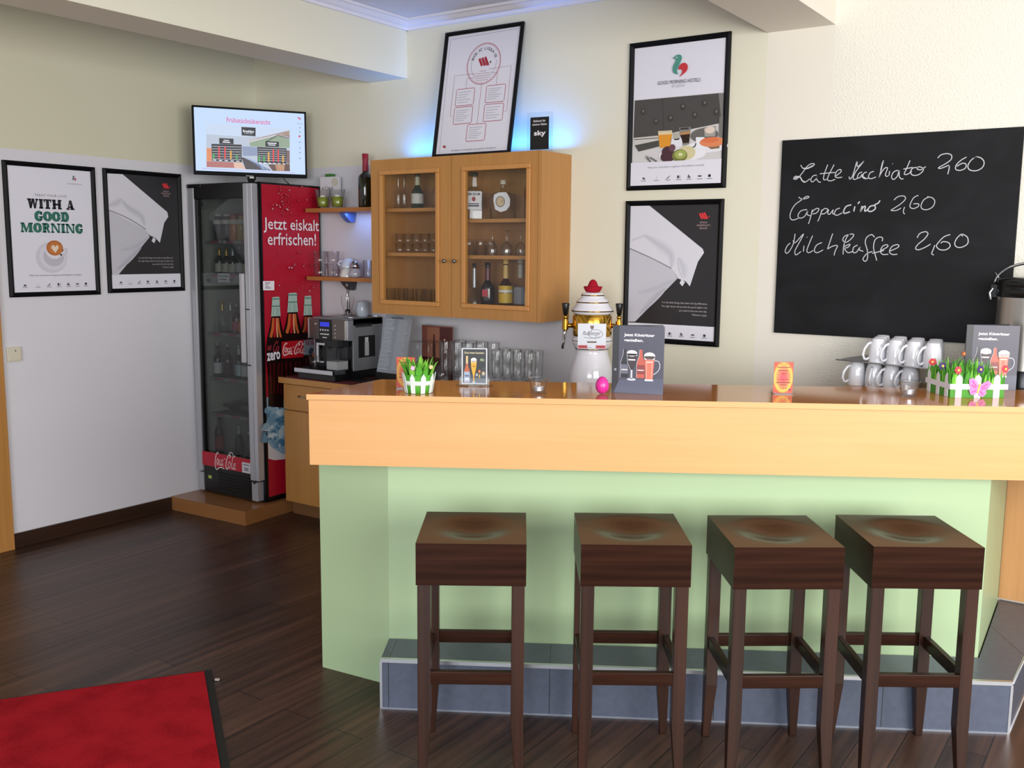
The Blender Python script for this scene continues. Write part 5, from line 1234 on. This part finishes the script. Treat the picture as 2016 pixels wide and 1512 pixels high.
for a in (radians(215), radians(35)):
    tp = MB(); M_ = Matrix.Rotation(a, 4, 'Z')
    tp.tube([(.095, 0, .425), (.143, 0, .425)], .012, GLD, 12, M_); tp.cyl((.138, 0, .405), .017, .045, GLD, 14, M_)
    tp.cyl((.138, 0, .45), .009, .015, GLD, 12, M_); tp.ball((.138, 0, .468), .013, GLD, 12, M_)
    tp = tp.build('tap', t)
    MB().lathe([(.009, .478), (.012, .484), (.020, .535), (.019, .54), (0, .541)], CK, 16, M_, (.138, 0, 0)).build('tap_handle', tp, label='black tap handle')
    MB().tube([(.138, 0, .41), (.143, 0, .38), (.146, 0, .34), (.15, 0, .305)], .008, STEEL, 10, M_, [.013, .009, .008, .008]).build('spout', tp)
rs = radians(-33)
s2 = thing('tower_sign', 'white square beer sign hung by a cord on the beer tower', 'sign', (2.932, -.412, WTZ+.318), radians(34))
MB().box((-.071, 0, 0), (.071, .003, .127), mat('#dfe2ea', .35)).build('card', s2)
p = Print(None, .0005); p.rect(-.069, .002, -.022, .018, mat('#c8404c', .4)); p.rect(.02, .002, .069, .018, mat('#c8404c', .4)); p.up()
for a_, b_ in ((-.062, -.03), (.028, .062)): p.rect(a_, .008, b_, .012, mat('#7a2028', .4))
p.rect(-.024, .03, .024, .038, mat('#6b5a50', .4)); GRY = mat('#6a6470', .4)
p.text('Radeberger', (-.004, .076), .088, .028, GRY, .004, .25); p.ring((.018, .075), .036, .022, .0022, GRY, 30); p.line([(-.04, .058), (0, .053), (.04, .062)], .002, GRY)
p.shape([(-.009, .117), (.009, .117), (.009, .105), (0, .096), (-.009, .105)], mat('#7a5a50', .4)); p.rect(-.03, .006, .0, .008, GRY)
p.build('print', s2)
MB().tube([(-.07, .002, .126), (-.084, .03, .16), (-.09, .052, .182)], .0012, mat('#b89858', .4), 5).build('cord', s2)
MB().tube([(.07, .002, .126), (.09, .03, .16), (.099, .052, .182)], .0012, mat('#b89858', .4), 5).build('cord', s2)
FELT = mat('#a81c2e', .9, spec=.1, bump=.5, bscale=300)
h = MB().lathe([(0, .0), (.034, 0), (.043, .012), (.049, .028), (.045, .029), (.036, .016), (.03, .015), (.026, .035), (.018, .054), (.008, .063), (0, .065)], FELT, 20)
h.build('felt_hat', None, loc=(2.868, -.30, WTZ+.5975), label='small red felt hat with upturned brim on top of the beer tower', category='hat')

# ---------------------------------------------------------------- raised ledge, mugs, tray, urn
LEDZ = 1.128
def bl(x, n=-2.77): return (n+sin(A_)*x)/cos(A_)
lg_ = MB().prism([(4.17, -.36), (4.70, -.36), (4.9, bl(4.9, -2.76)), (5.1, bl(5.1, -2.76)), (5.1, -.02), (4.17, -.02)], .9045, LEDZ, BEECHX)
lg_.build('raised_ledge', None, label='raised wooden ledge behind the bar carrying the mugs and the urn', category='ledge')
MUG = mat('#e2e3e9', .1, coat=.5)
def make_mug(label):
    t = thing('mug', label, 'mug', (0, 0, 0), 0, 'white mugs upside down')
    R = .0365
    MB().lathe([(R, 0), (R*1.02, .02), (R*1.0, .05), (R*.92, .078), (R*.72, .1035), (R*.68, .105), (R*.6, .102), (0, .102), (0, .097), (R*.6, .096), (R*.87, .076), (R*.95, .05), (R*.96, .001), (R, 0)], MUG, 24).build('cup_body', t)
    MB().tube([(-R*.86, 0, .088), (-R*1.25, 0, .080), (-R*1.65, 0, .058), (-R*1.78, 0, .034), (-R*1.6, 0, .016), (-R*1.3, 0, .014), (-R*1.05, 0, .022)], .0055, MUG, 10, None, [.006, .0058, .0055, .0055, .0055, .0055, .005]).build('handle', t)
    return t
mug0 = None
cs_, rs_ = V((.0785, -.021, 0)), V((-.013, .094, 0))
m0 = V((4.292, -.30, 0))
hz = radians(38); hb = radians(-47)
for i in range(3):
    for j in range(4):
        P = m0+cs_*j+rs_*i
        lab = f'{ORD[j]} white mug in the {("front", "middle", "back")[i]} row on top of the metal tray'
        if mug0 is None: mug0 = make_mug(lab); mug0.location = (P.x, P.y, 1.2375); mug0.rotation_euler = (0, 0, hz)
        else: dup(mug0, (P.x, P.y, 1.2375), hz if i == 0 else hb, lab)
q0 = V((4.20, -.262, 0))
for i in range(2):
    for j in range(4 if i == 0 else 4):
        P = q0+cs_*j*1.0+rs_*i
        dup(mug0, (P.x, P.y, LEDZ+.0005), ([hz, radians(88), hz, hz][j] if i == 0 else hb), f'{ORD[j]} white mug in the {("front", "rear")[i]} row under the metal tray')
TRY = mat('#a9a9ab', .45, .6)
e1 = V((.966, -.259, 0)); e2 = V((.287, .958, 0))
t = thing('serving_tray', 'silver metal tray resting on upturned mugs', 'tray', (4.115, -.295, 1.2337), math.atan2(e1.y, e1.x))
m = MB(); m.box((.0, 0, .001), (.47, .30, .004), TRY)
pr = [(0, 0), (.47, 0), (.47, .30), (0, .30)]
m.tube([(0, 0, .004), (.47, 0, .004)], .003, TRY, 6); m.tube([(0, 0, .004), (0, .30, .004)], .003, TRY, 6); m.tube([(.47, 0, .004), (.47, .3, .004)], .003, TRY, 6); m.tube([(0, .3, .004), (.47, .3, .004)], .003, TRY, 6)
m.build('plate', t)
t = thing('coffee_urn', 'steel and black insulated coffee pot at the right edge', 'coffee urn', (4.848, -.150, LEDZ+.0005))
MB().lathe([(0, 0), (.128, 0), (.13, .02), (.13, .10), (.126, .11)], CK, 36).build('base', t)
USTL = mat('#b9b4ac', .28, .85)
MB().lathe([(.124, .11), (.124, .405)], USTL, 36).build('steel_body', t, label='brushed steel body')
m = MB().lathe([(.124, .405), (.128, .408), (.128, .44), (.125, .444), (.125, .448), (.128, .452), (.126, .476), (.1, .485), (0, .487)], CK, 36)
m.build('lid', t, label='black lid')
m = MB(); m.box((-.150, -.02, .40), (-.122, .02, .455), CK).tube([(-.14, -.016, .44), (-.152, -.018, .42), (-.146, -.018, .39)], .006, STEEL, 8); m.build('hinge', t, bevel=.003)
m = MB(); pts = [(.138*cos(a), -.0, .455+.09*sin(a)) for a in [radians(180-9*k) for k in range(21)]]
m.tube(pts, .006, STEEL, 8); m.build('carry_handle', t)
m = MB().tube([(-.138, -.01, .505), (-.118, -.015, .475)], .002, STEEL, 6); m.build('latch_wire', t)

# ---------------------------------------------------------------- things on the counter
CZ = 1.1708
# grass basket
GR1, GR2, GR3 = mat('#55a82e', .7), mat('#8ad048', .7), mat('#3f8a28', .7); FEN = mat('#e9f1ea', .6)
t = thing('grass_basket', 'small round white picket fence pot with felt grass on the counter', 'decoration', (3.015, -1.86, CZ))
MB().lathe([(0, 0), (.046, 0), (.05, .02), (.058, .07), (.055, .07), (.0, .06)], GR1, 28).build('pot', t)
fc = MB(); n_ = 9
for k in range(n_):
    a0 = 2*pi*k/n_+.12; da = .16
    def q(a, z): r = .0485+.0125*z/.075+.0012; return (r*cos(a), r*sin(a), z)
    def q2(a, z): r = .0485+.0125*z/.075+.0035; return (r*cos(a), r*sin(a), z)
    P = [(a0-da, .001), (a0+da, .001), (a0+da, .06), (a0, .076), (a0-da, .06)]
    vs = [q(*z) for z in P]+[q2(*z) for z in P]
    fc.add(vs, [(0, 1, 2, 3, 4)[::-1], (5, 6, 7, 8, 9)]+[(i, (i+1) % 5, (i+1) % 5+5, i+5) for i in range(5)], FEN)
fc.lathe([(.0535, .031), (.0565, .031), (.0595, .048), (.0565, .048)], FEN, 32)
fc.build('picket_fence', t, label='white felt picket fence')
gm = MB(); rg = random.Random(5)
def blade(g, base, d, h_, w_, m_, curl=.3):
    bx, by, bz = base; side = V((-d.y, d.x, 0)); vs = []; N_ = 6
    for i in range(N_+1):
        f = i/N_; ww = w_*(.55+.9*f if f < .5 else 1.0*(1-f)*2+.0)
        c = V((bx, by, bz))+d*(curl*h_*f*f)+V((0, 0, h_*(f-.12*curl*f*f)))
        for o_ in (0, .0012): vs += [c+side*ww*.5+d*o_, c-side*ww*.5+d*o_]
    fs = []
    for i in range(N_):
        b0 = i*4; fs += [(b0, b0+1, b0+5, b0+4), (b0+2, b0+6, b0+7, b0+3), (b0, b0+4, b0+6, b0+2), (b0+1, b0+3, b0+7, b0+5)]
    g.add(vs, fs, m_)
for k in range(44):
    a = rg.uniform(0, 2*pi); r = .049*math.sqrt(rg.uniform(.2, 1)); d = V((cos(a), sin(a), 0))
    blade(gm, (r*cos(a), r*sin(a), .045), d, rg.uniform(.06, .095), rg.uniform(.017, .026), rg.choice((GR1, GR2, GR2, GR3, GR1)), rg.uniform(.15, .42))
gm.build('felt_grass', t, label='green felt grass')
def flower(par, loc, r, m_, c_, nrm, name='felt_flower', n=6):
    f = MB(); z = V(nrm).normalized(); x = z.cross(V((0, 0, 1))).normalized(); y = z.cross(x)
    for k in range(n):
        a = 2*pi*k/n; c = x*cos(a)*r*.6+y*sin(a)*r*.6
        pts = [c+(x*cos(b)*1.0+y*sin(b))*r*.42 for b in [2*pi*i/10 for i in range(10)]]
        f.add(pts+[p_+z*.002 for p_ in pts], [list(range(10))[::-1], list(range(10, 20))]+[(i, (i+1) % 10, (i+1) % 10+10, i+10) for i in range(10)], m_)
    pts = [z*.0025+(x*cos(b)+y*sin(b))*r*.32 for b in [2*pi*i/10 for i in range(10)]]
    f.add(pts+[p_+z*.002 for p_ in pts], [list(range(10))[::-1], list(range(10, 20))]+[(i, (i+1) % 10, (i+1) % 10+10, i+10) for i in range(10)], c_)
    o = f.build(name, par); o.location = loc; return o
PINK, CORAL, VIOLET, YLW = mat('#f0a8d0', .6), mat('#e0485a', .6), mat('#4a2f7a', .6), mat('#f0cf60', .6)
vd = (.64, -.77, .1)
flower(t, (.02, -.058, .098), .009, PINK, mat('#fbe3f0', .6), vd, n=5); flower(t, (.06, .0, .1), .008, mat('#f4c8a0', .6), YLW, vd, n=5)
CW_ = radians(33)
# orange price cards in clear T stands
CARDG = bpy.data.materials.new('card_sunburst_print'); CARDG.use_nodes = True
nt = CARDG.node_tree; b = nt.nodes['Principled BSDF']; L = nt.links.new
tc = nt.nodes.new('ShaderNodeTexCoord'); mpc = nt.nodes.new('ShaderNodeMapping'); mpc.inputs['Location'].default_value = (0, 0, -.063/.066); mpc.inputs['Scale'].default_value = (1/.041, 0, 1/.066)
gr_ = nt.nodes.new('ShaderNodeTexGradient'); gr_.gradient_type = 'SPHERICAL'; rp = nt.nodes.new('ShaderNodeValToRGB')
rp.color_ramp.elements[0].position = 0; rp.color_ramp.elements[0].color = lin('#e2503c'); rp.color_ramp.elements[1].position = .8; rp.color_ramp.elements[1].color = lin('#e8505a')
e_ = rp.color_ramp.elements.new(.08); e_.color = lin('#e8643c'); e_ = rp.color_ramp.elements.new(.2); e_.color = lin('#f2c050'); e_ = rp.color_ramp.elements.new(.42); e_.color = lin('#f08850')
L(tc.outputs['Object'], mpc.inputs[0]); L(mpc.outputs[0], gr_.inputs[0]); L(gr_.outputs['Fac'], rp.inputs[0]); L(rp.outputs[0], b.inputs['Base Color'])
def price_card(label, loc, rz):
    t = thing('price_card', label, 'price card', loc, rz, 'orange price cards in clear stands')
    m = MB(); m.box((-.037, 0, 0), (.037, .0035, .124), ACR); m.box((-.037, -.022, 0), (.037, .03, .003), ACR); m.build('holder', t)
    p = Print(None, .0005); OR = mat('#e9643a', .45)
    p.rect(-.036, .004, .036, .122, CARDG); p.up()
    DR = mat('#7a1f2a', .5)
    p.text('Monats', (0, .113), .026, .007, DR); p.rect(-.024, .101, .026, .104, DR); p.rect(-.02, .088, .016, .091, DR); p.text('5,00 €', (.002, .078), .024, .009, DR, .01)
    p.text('Special offer', (0, .055), .046, .008, DR, .01); p.rect(-.026, .042, .027, .0455, DR); p.rect(-.012, .033, .014, .036, DR); p.text('6,90 €', (.003, .022), .024, .009, DR, .01); p.rect(.022, .014, .03, .02, mat('#5a2a60', .5))
    p.build('print', t); return t
pc = price_card('orange price card in clear stand alone near the right middle of the counter', (4.133, -1.04, CZ), radians(32))
P = atz(800, 769, CZ); dup(pc, (2.913, -1.815, CZ), radians(36), 'orange price card half hidden behind the grass pot')
# acrylic beer ad
t = thing('beer_ad_stand', 'clear upright holder with dark beer advert on the counter', 'table display', (3.072, -1.585, CZ), radians(31))
m = MB(); n_ = 30
m.lathe([(0, 0), (1, 0), (1, .006), (0, .006)], ACR, n_, Matrix.Diagonal((.073, .032, 1, 1)), smooth=False)
m.box((-.06, -.006, .006), (.06, .006, .03), ACR); m.box((-.052, -.004, .006), (.052, .004, .152), ACR); m.build('holder', t)
p = Print(None, .0045); p.rect(-.051, .007, .051, .15, mat('#cfd2d8', .4)); p.up(); p.rect(-.046, .011, .046, .146, mat('#1c1d1e', .35)); p.up(); p.rect(-.046, .011, .046, .045, mat('#3a424c', .35)); p.up()
p.text('Schon immer besonders.', (0, .132), .08, .009, mat('#d8cfa0', .4), .012)
p.shape([(-.04, .012), (-.04, .06), (-.033, .085), (-.033, .118), (-.026, .118), (-.026, .085), (-.019, .06), (-.019, .012)], mat('#b8582a', .3)); p.up()
p.shape([(-.0335, .088), (-.0335, .119), (-.0255, .119), (-.0255, .088)], mat('#d8b888', .3)); p.rect(-.041, .014, -.018, .056, mat('#9fb0c4', .3)); p.up(); p.rect(-.038, .022, -.021, .03, mat('#d8d8e0', .3)); p.rect(-.038, .036, -.021, .044, mat('#5a6a84', .3))
p.shape([(-.014, .1), (.009, .1), (.007, .07), (-.0005, .038), (.0, .018), (-.004, .018), (-.0045, .038), (-.012, .07)], mat('#e0a820', .3)); p.up(); p.ell((-.0025, .103), .0115, .009, mat('#efeae0', .3)); p.rect(-.013, .094, .008, .101, mat('#efeae0', .3)); p.rect(-.008, .012, .004, .018, mat('#b8bcc4', .3)); p.rect(-.0075, .075, .0035, .081, mat('#a87818', .3))
p.rect(.017, .03, .024, .068, mat('#5a3a20', .3)); p.rect(.018, .032, .023, .045, mat('#d8c060', .3)); p.up(); p.ell((.0205, .058), .005, .005, mat('#d87a3a', .3), 12); p.ell((.036, .05), .007, .008, mat('#b8a890', .3), 12); p.rect(.03, .06, .044, .075, mat('#33383c', .3)); p.rect(.006, .04, .014, .05, mat('#a8acb4', .3))
p.ell((.031, .104), .009, .008, mat('#4f6a48', .3), 16); p.up(); p.text('Pils', (.031, .104), .016, .006, mat('#d8cfa0', .4)); p.build('advert', t)
# tealight glasses
def tealight(label, loc):
    t = thing('tealight_holder', label, 'candle holder', loc, 0, 'tealight glasses on the counter')
    MB().lathe([(0, .008), (.024, .008), (.03, .022), (.037, .052), (.041, .056), (.039, .058), (.034, .053), (.03, .03), (.031, .0), (.026, 0), (0, .003)], CG, 24).build('glass', t)
    c = MB(); c.cyl((0, 0, .0105), .0195, .014, mat('#c9c9d0', .3, .7), 18); c.cyl((0, 0, .0247), .0185, .001, mat('#e8e8ee', .5), 18); c.cyl((0, 0, .0257), .001, .006, mat('#3a3a3a'), 6); c.build('tealight', t); return t
tl = tealight('tealight glass between the beer advert and the pink egg', (3.385, -1.60, CZ)); dup(tl, (4.537, -.80, CZ), 0, 'tealight glass in front of the fenced grass planter')
# egg
e = MB(); pr = [(0, 0)]+[(.0255*sin(pi*k/14)*(1-.13*cos(pi*k/14)*-1 if False else 1+.10*cos(pi*k/14)), .033*(1-cos(pi*k/14))) for k in range(1, 14)]+[(0, .066)]
e.lathe(pr, mat('#e0309a', .32, coat=.3), 28); e.build('decorated_egg', None, loc=(3.584, -1.465, CZ), label='bright pink egg standing on the counter', category='egg')
# menu folders
def menu_folder(label, loc, rz):
    t = thing('menu_folder', label, 'menu', loc, rz, 'dark menu folders on the counter')
    CV = mat('#4a4858', .35); SPN = mat('#2a2a30', .4)
    MB().box((-.098, 0, 0), (.098, .003, .257), CV).build('front_cover', t, bevel=.001)
    b2 = MB().box((0, 0, 0), (.196, .003, .257), SPN).build('back_cover', t, bevel=.001); b2.location = (-.098, .006, 0); b2.rotation_euler = (0, 0, radians(24))
    p = Print(None, .0004); p.rect(-.098, 0, -.073, .257, SPN); p.up()
    p.text('Jetzt Köstritzer', (-.055, .221), .116, .014, WT, .035, anchor='l'); p.text('genießen.', (-.055, .201), .074, .014, WT, .035, anchor='l')
    p.shape([(-.09, 0), (.098, 0), (.098, .06), (-.07, .05)], mat('#565a6e', .35)); p.up()
    for x, body, lab in ((-.05, '#23222a', '#6a6a78'), (.012, '#c05a48', '#8a3a34')):
        p.shape([(x-.015, .06), (x+.015, .06), (x+.015, .118), (x+.006, .145), (x+.005, .168), (x-.005, .168), (x-.006, .145), (x-.015, .118)], mat(body, .3)); p.up(); p.rect(x-.014, .075, x+.014, .11, mat(lab, .3)); p.up(); p.rect(x-.012, .088, x+.012, .092, mat('#d8d4d8', .3)); p.line([(x-.0155, .06), (x-.0155, .118), (x-.0065, .146), (x-.005, .168)], .0012, mat('#d8d8e0', .3), sm=False)
    p.shape([(-.042, .15), (-.003, .15), (-.008, .115), (-.019, .09), (-.019, .056), (-.026, .056), (-.026, .09), (-.038, .115)], mat('#3a2a30', .3)); p.up(); p.shape([(-.026, .09), (-.019, .09), (-.019, .056), (-.026, .056)], mat('#c8ccd6', .3)); p.ell((-.0225, .153), .02, .012, mat('#ece8ea', .3)); p.rect(-.042, .144, -.003, .152, mat('#ece8ea', .3)); p.ell((-.0225, .054), .017, .005, mat('#c8ccd6', .3)); p.rect(-.036, .126, -.009, .131, mat('#e0dcde', .3)); p.line([(-.042, .15), (-.038, .115), (-.026, .09), (-.026, .056)], .0014, mat('#c8ccd6', .3), sm=False)
    p.shape([(.026, .135), (.063, .135), (.058, .055), (.031, .055)], mat('#d8745c', .3)); p.up(); p.ell((.0445, .145), .021, .014, mat('#efe8e6', .3)); p.rect(.025, .132, .064, .145, mat('#efe8e6', .3)); p.rect(.032, .12, .057, .124, mat('#e8d8d4', .3)); p.line([(.063, .128), (.078, .126), (.084, .11), (.078, .09), (.06, .075)], .0035, mat('#b8bcc8', .3)); p.rect(.028, .05, .06, .057, mat('#d8d8e0', .3))
    for x in (.034, .054): p.line([(x, .06), (x, .128)], .0012, mat('#f0d8d0', .3), sm=False)
    p.build('cover_print', t)
    r = MB().cyl((-.085, -.0006, .09), .005, .002, STEEL, 14, Matrix.Translation((-.085, 0, .09)) @ Matrix.Rotation(radians(90), 4, 'X') @ Matrix.Translation((.085, 0, -.09))); r.build('rivet', t)
    return t
a_, b_ = atz(1205, 772, CZ), atz(1304, 778, CZ)
mf = menu_folder('dark menu folder with beer bottles standing beside the pink egg', ((a_.x+b_.x)/2, (a_.y+b_.y)/2, CZ), math.atan2(b_.y-a_.y, b_.x-a_.x)+radians(4))
b_ = atz(2001.7, 768, CZ)
dup(mf, (b_.x-.094, b_.y-.045, CZ), radians(22), 'dark menu folder with beer bottles behind the fenced grass planter at right')
# bokeh-free small planter with fence
t = thing('grass_planter', 'rectangular felt grass planter with white picket fence, flowers and pink butterfly', 'decoration', (4.672, -.742, CZ), radians(36))
PL, PW_ = .205, .20
bx = MB(); bx.box((0, 0, 0), (PL, PW_, .055), mat('#4f9a34', .7)); bx.build('planter_box', t)
fe = MB()
FEN2 = mat('#eeecf4', .6)
def picket(M_, x, w_=.024, h_=.09):
    fe.add([(x, -.003, .0), (x+w_, -.003, .0), (x+w_, -.003, h_*.84), (x+w_/2, -.003, h_), (x, -.003, h_*.84)]+[(x, -.0005, .0), (x+w_, -.0005, .0), (x+w_, -.0005, h_*.84), (x+w_/2, -.0005, h_), (x, -.0005, h_*.84)],
           [(0, 1, 2, 3, 4), (5, 6, 7, 8, 9)[::-1]]+[(i, i+5, (i+1) % 5+5, (i+1) % 5) for i in range(5)], FEN2, False, M_)
Mf = Matrix.Identity(4); Ml = Matrix.Rotation(radians(-90), 4, 'Z') @ Matrix.Translation((-PW_, 0, 0))
for x in (.018, .09, .162): picket(Mf, x)
for x in (.012, .088, .158): picket(Ml, x)
fe.box((-.003, -.0035, .032), (PL+.012, -.0006, .052), FEN2); fe.box((-.003, -.0035, .032), (PW_, -.0006, .052), FEN2, Ml)
fe.build('picket_fence', t, label='white picket fence')
gp = MB(); rg = random.Random(9)
for k in range(150):
    x = rg.uniform(.006, PL-.006); y = rg.uniform(.006, PW_-.006)
    edge = min(x, y, PL-x, PW_-y)
    if edge > .06 and rg.random() < .4: continue
    a = rg.uniform(0, 2*pi); d = V((cos(a), sin(a), 0))
    blade(gp, (x, y, .045), d, rg.uniform(.06, .098), rg.uniform(.007, .012), rg.choice((GR1, GR2, mat('#5fae38', .7), GR3)), rg.uniform(.05, .4))
for k in range(34):
    x = rg.uniform(.0, PL); blade(gp, (x, .001, .03), V((rg.uniform(-.4, .4), -1, 0)).normalized(), rg.uniform(.05, .085), .012, rg.choice((GR1, GR2, GR3)), .06)
    blade(gp, (.001, x*.97, .03), V((-1, rg.uniform(-.4, .4), 0)).normalized(), rg.uniform(.05, .085), .012, rg.choice((GR1, GR2, GR3)), .06)
gp.build('felt_grass', t, label='green felt grass')
vl = (.2, -.95, .1)
flower(t, (-.004, .150, .118), .015, CORAL, YLW, (-.55, -.8, .1)); flower(t, (-.002, .068, .112), .015, VIOLET, YLW, (-.3, -.9, .1))
flower(t, (.02, -.008, .105), .015, CORAL, YLW, vl); flower(t, (.105, -.006, .108), .015, VIOLET, YLW, vl); flower(t, (.20, -.004, .11), .015, CORAL, YLW, vl); flower(t, (.12, .16, .15), .009, mat('#b0502a', .6), YLW, vl)
bf = Print(None, .0)
BP, BPD = mat('#e88ac8', .6), mat('#c85aa4', .6)
for sx in (-1, 1):
    bf.shape([(0, .03), (sx*.012, .055), (sx*.03, .066), (sx*.044, .058), (sx*.036, .034), (sx*.028, .03), (sx*.034, .018), (sx*.024, .002), (sx*.01, .004), (0, .02)], BP)
bf.up(.0015)
for sx in (-1, 1): bf.line([(sx*.01, .036), (sx*.03, .054)], .004, BPD, sm=False); bf.line([(sx*.012, .03), (sx*.03, .04)], .004, BPD, sm=False); bf.line([(sx*.008, .022), (sx*.022, .012)], .005, BPD, sm=False)
bf.line([(0, .012), (0, .05)], .006, YLW, sm=False)
bo = bf.build('butterfly', t, label='pink butterfly'); bo.location = (.098, -.0075, .006); bo.rotation_euler = (0, radians(10), 0)
so = bo.modifiers.new('thick', 'SOLIDIFY'); so.thickness = .0015
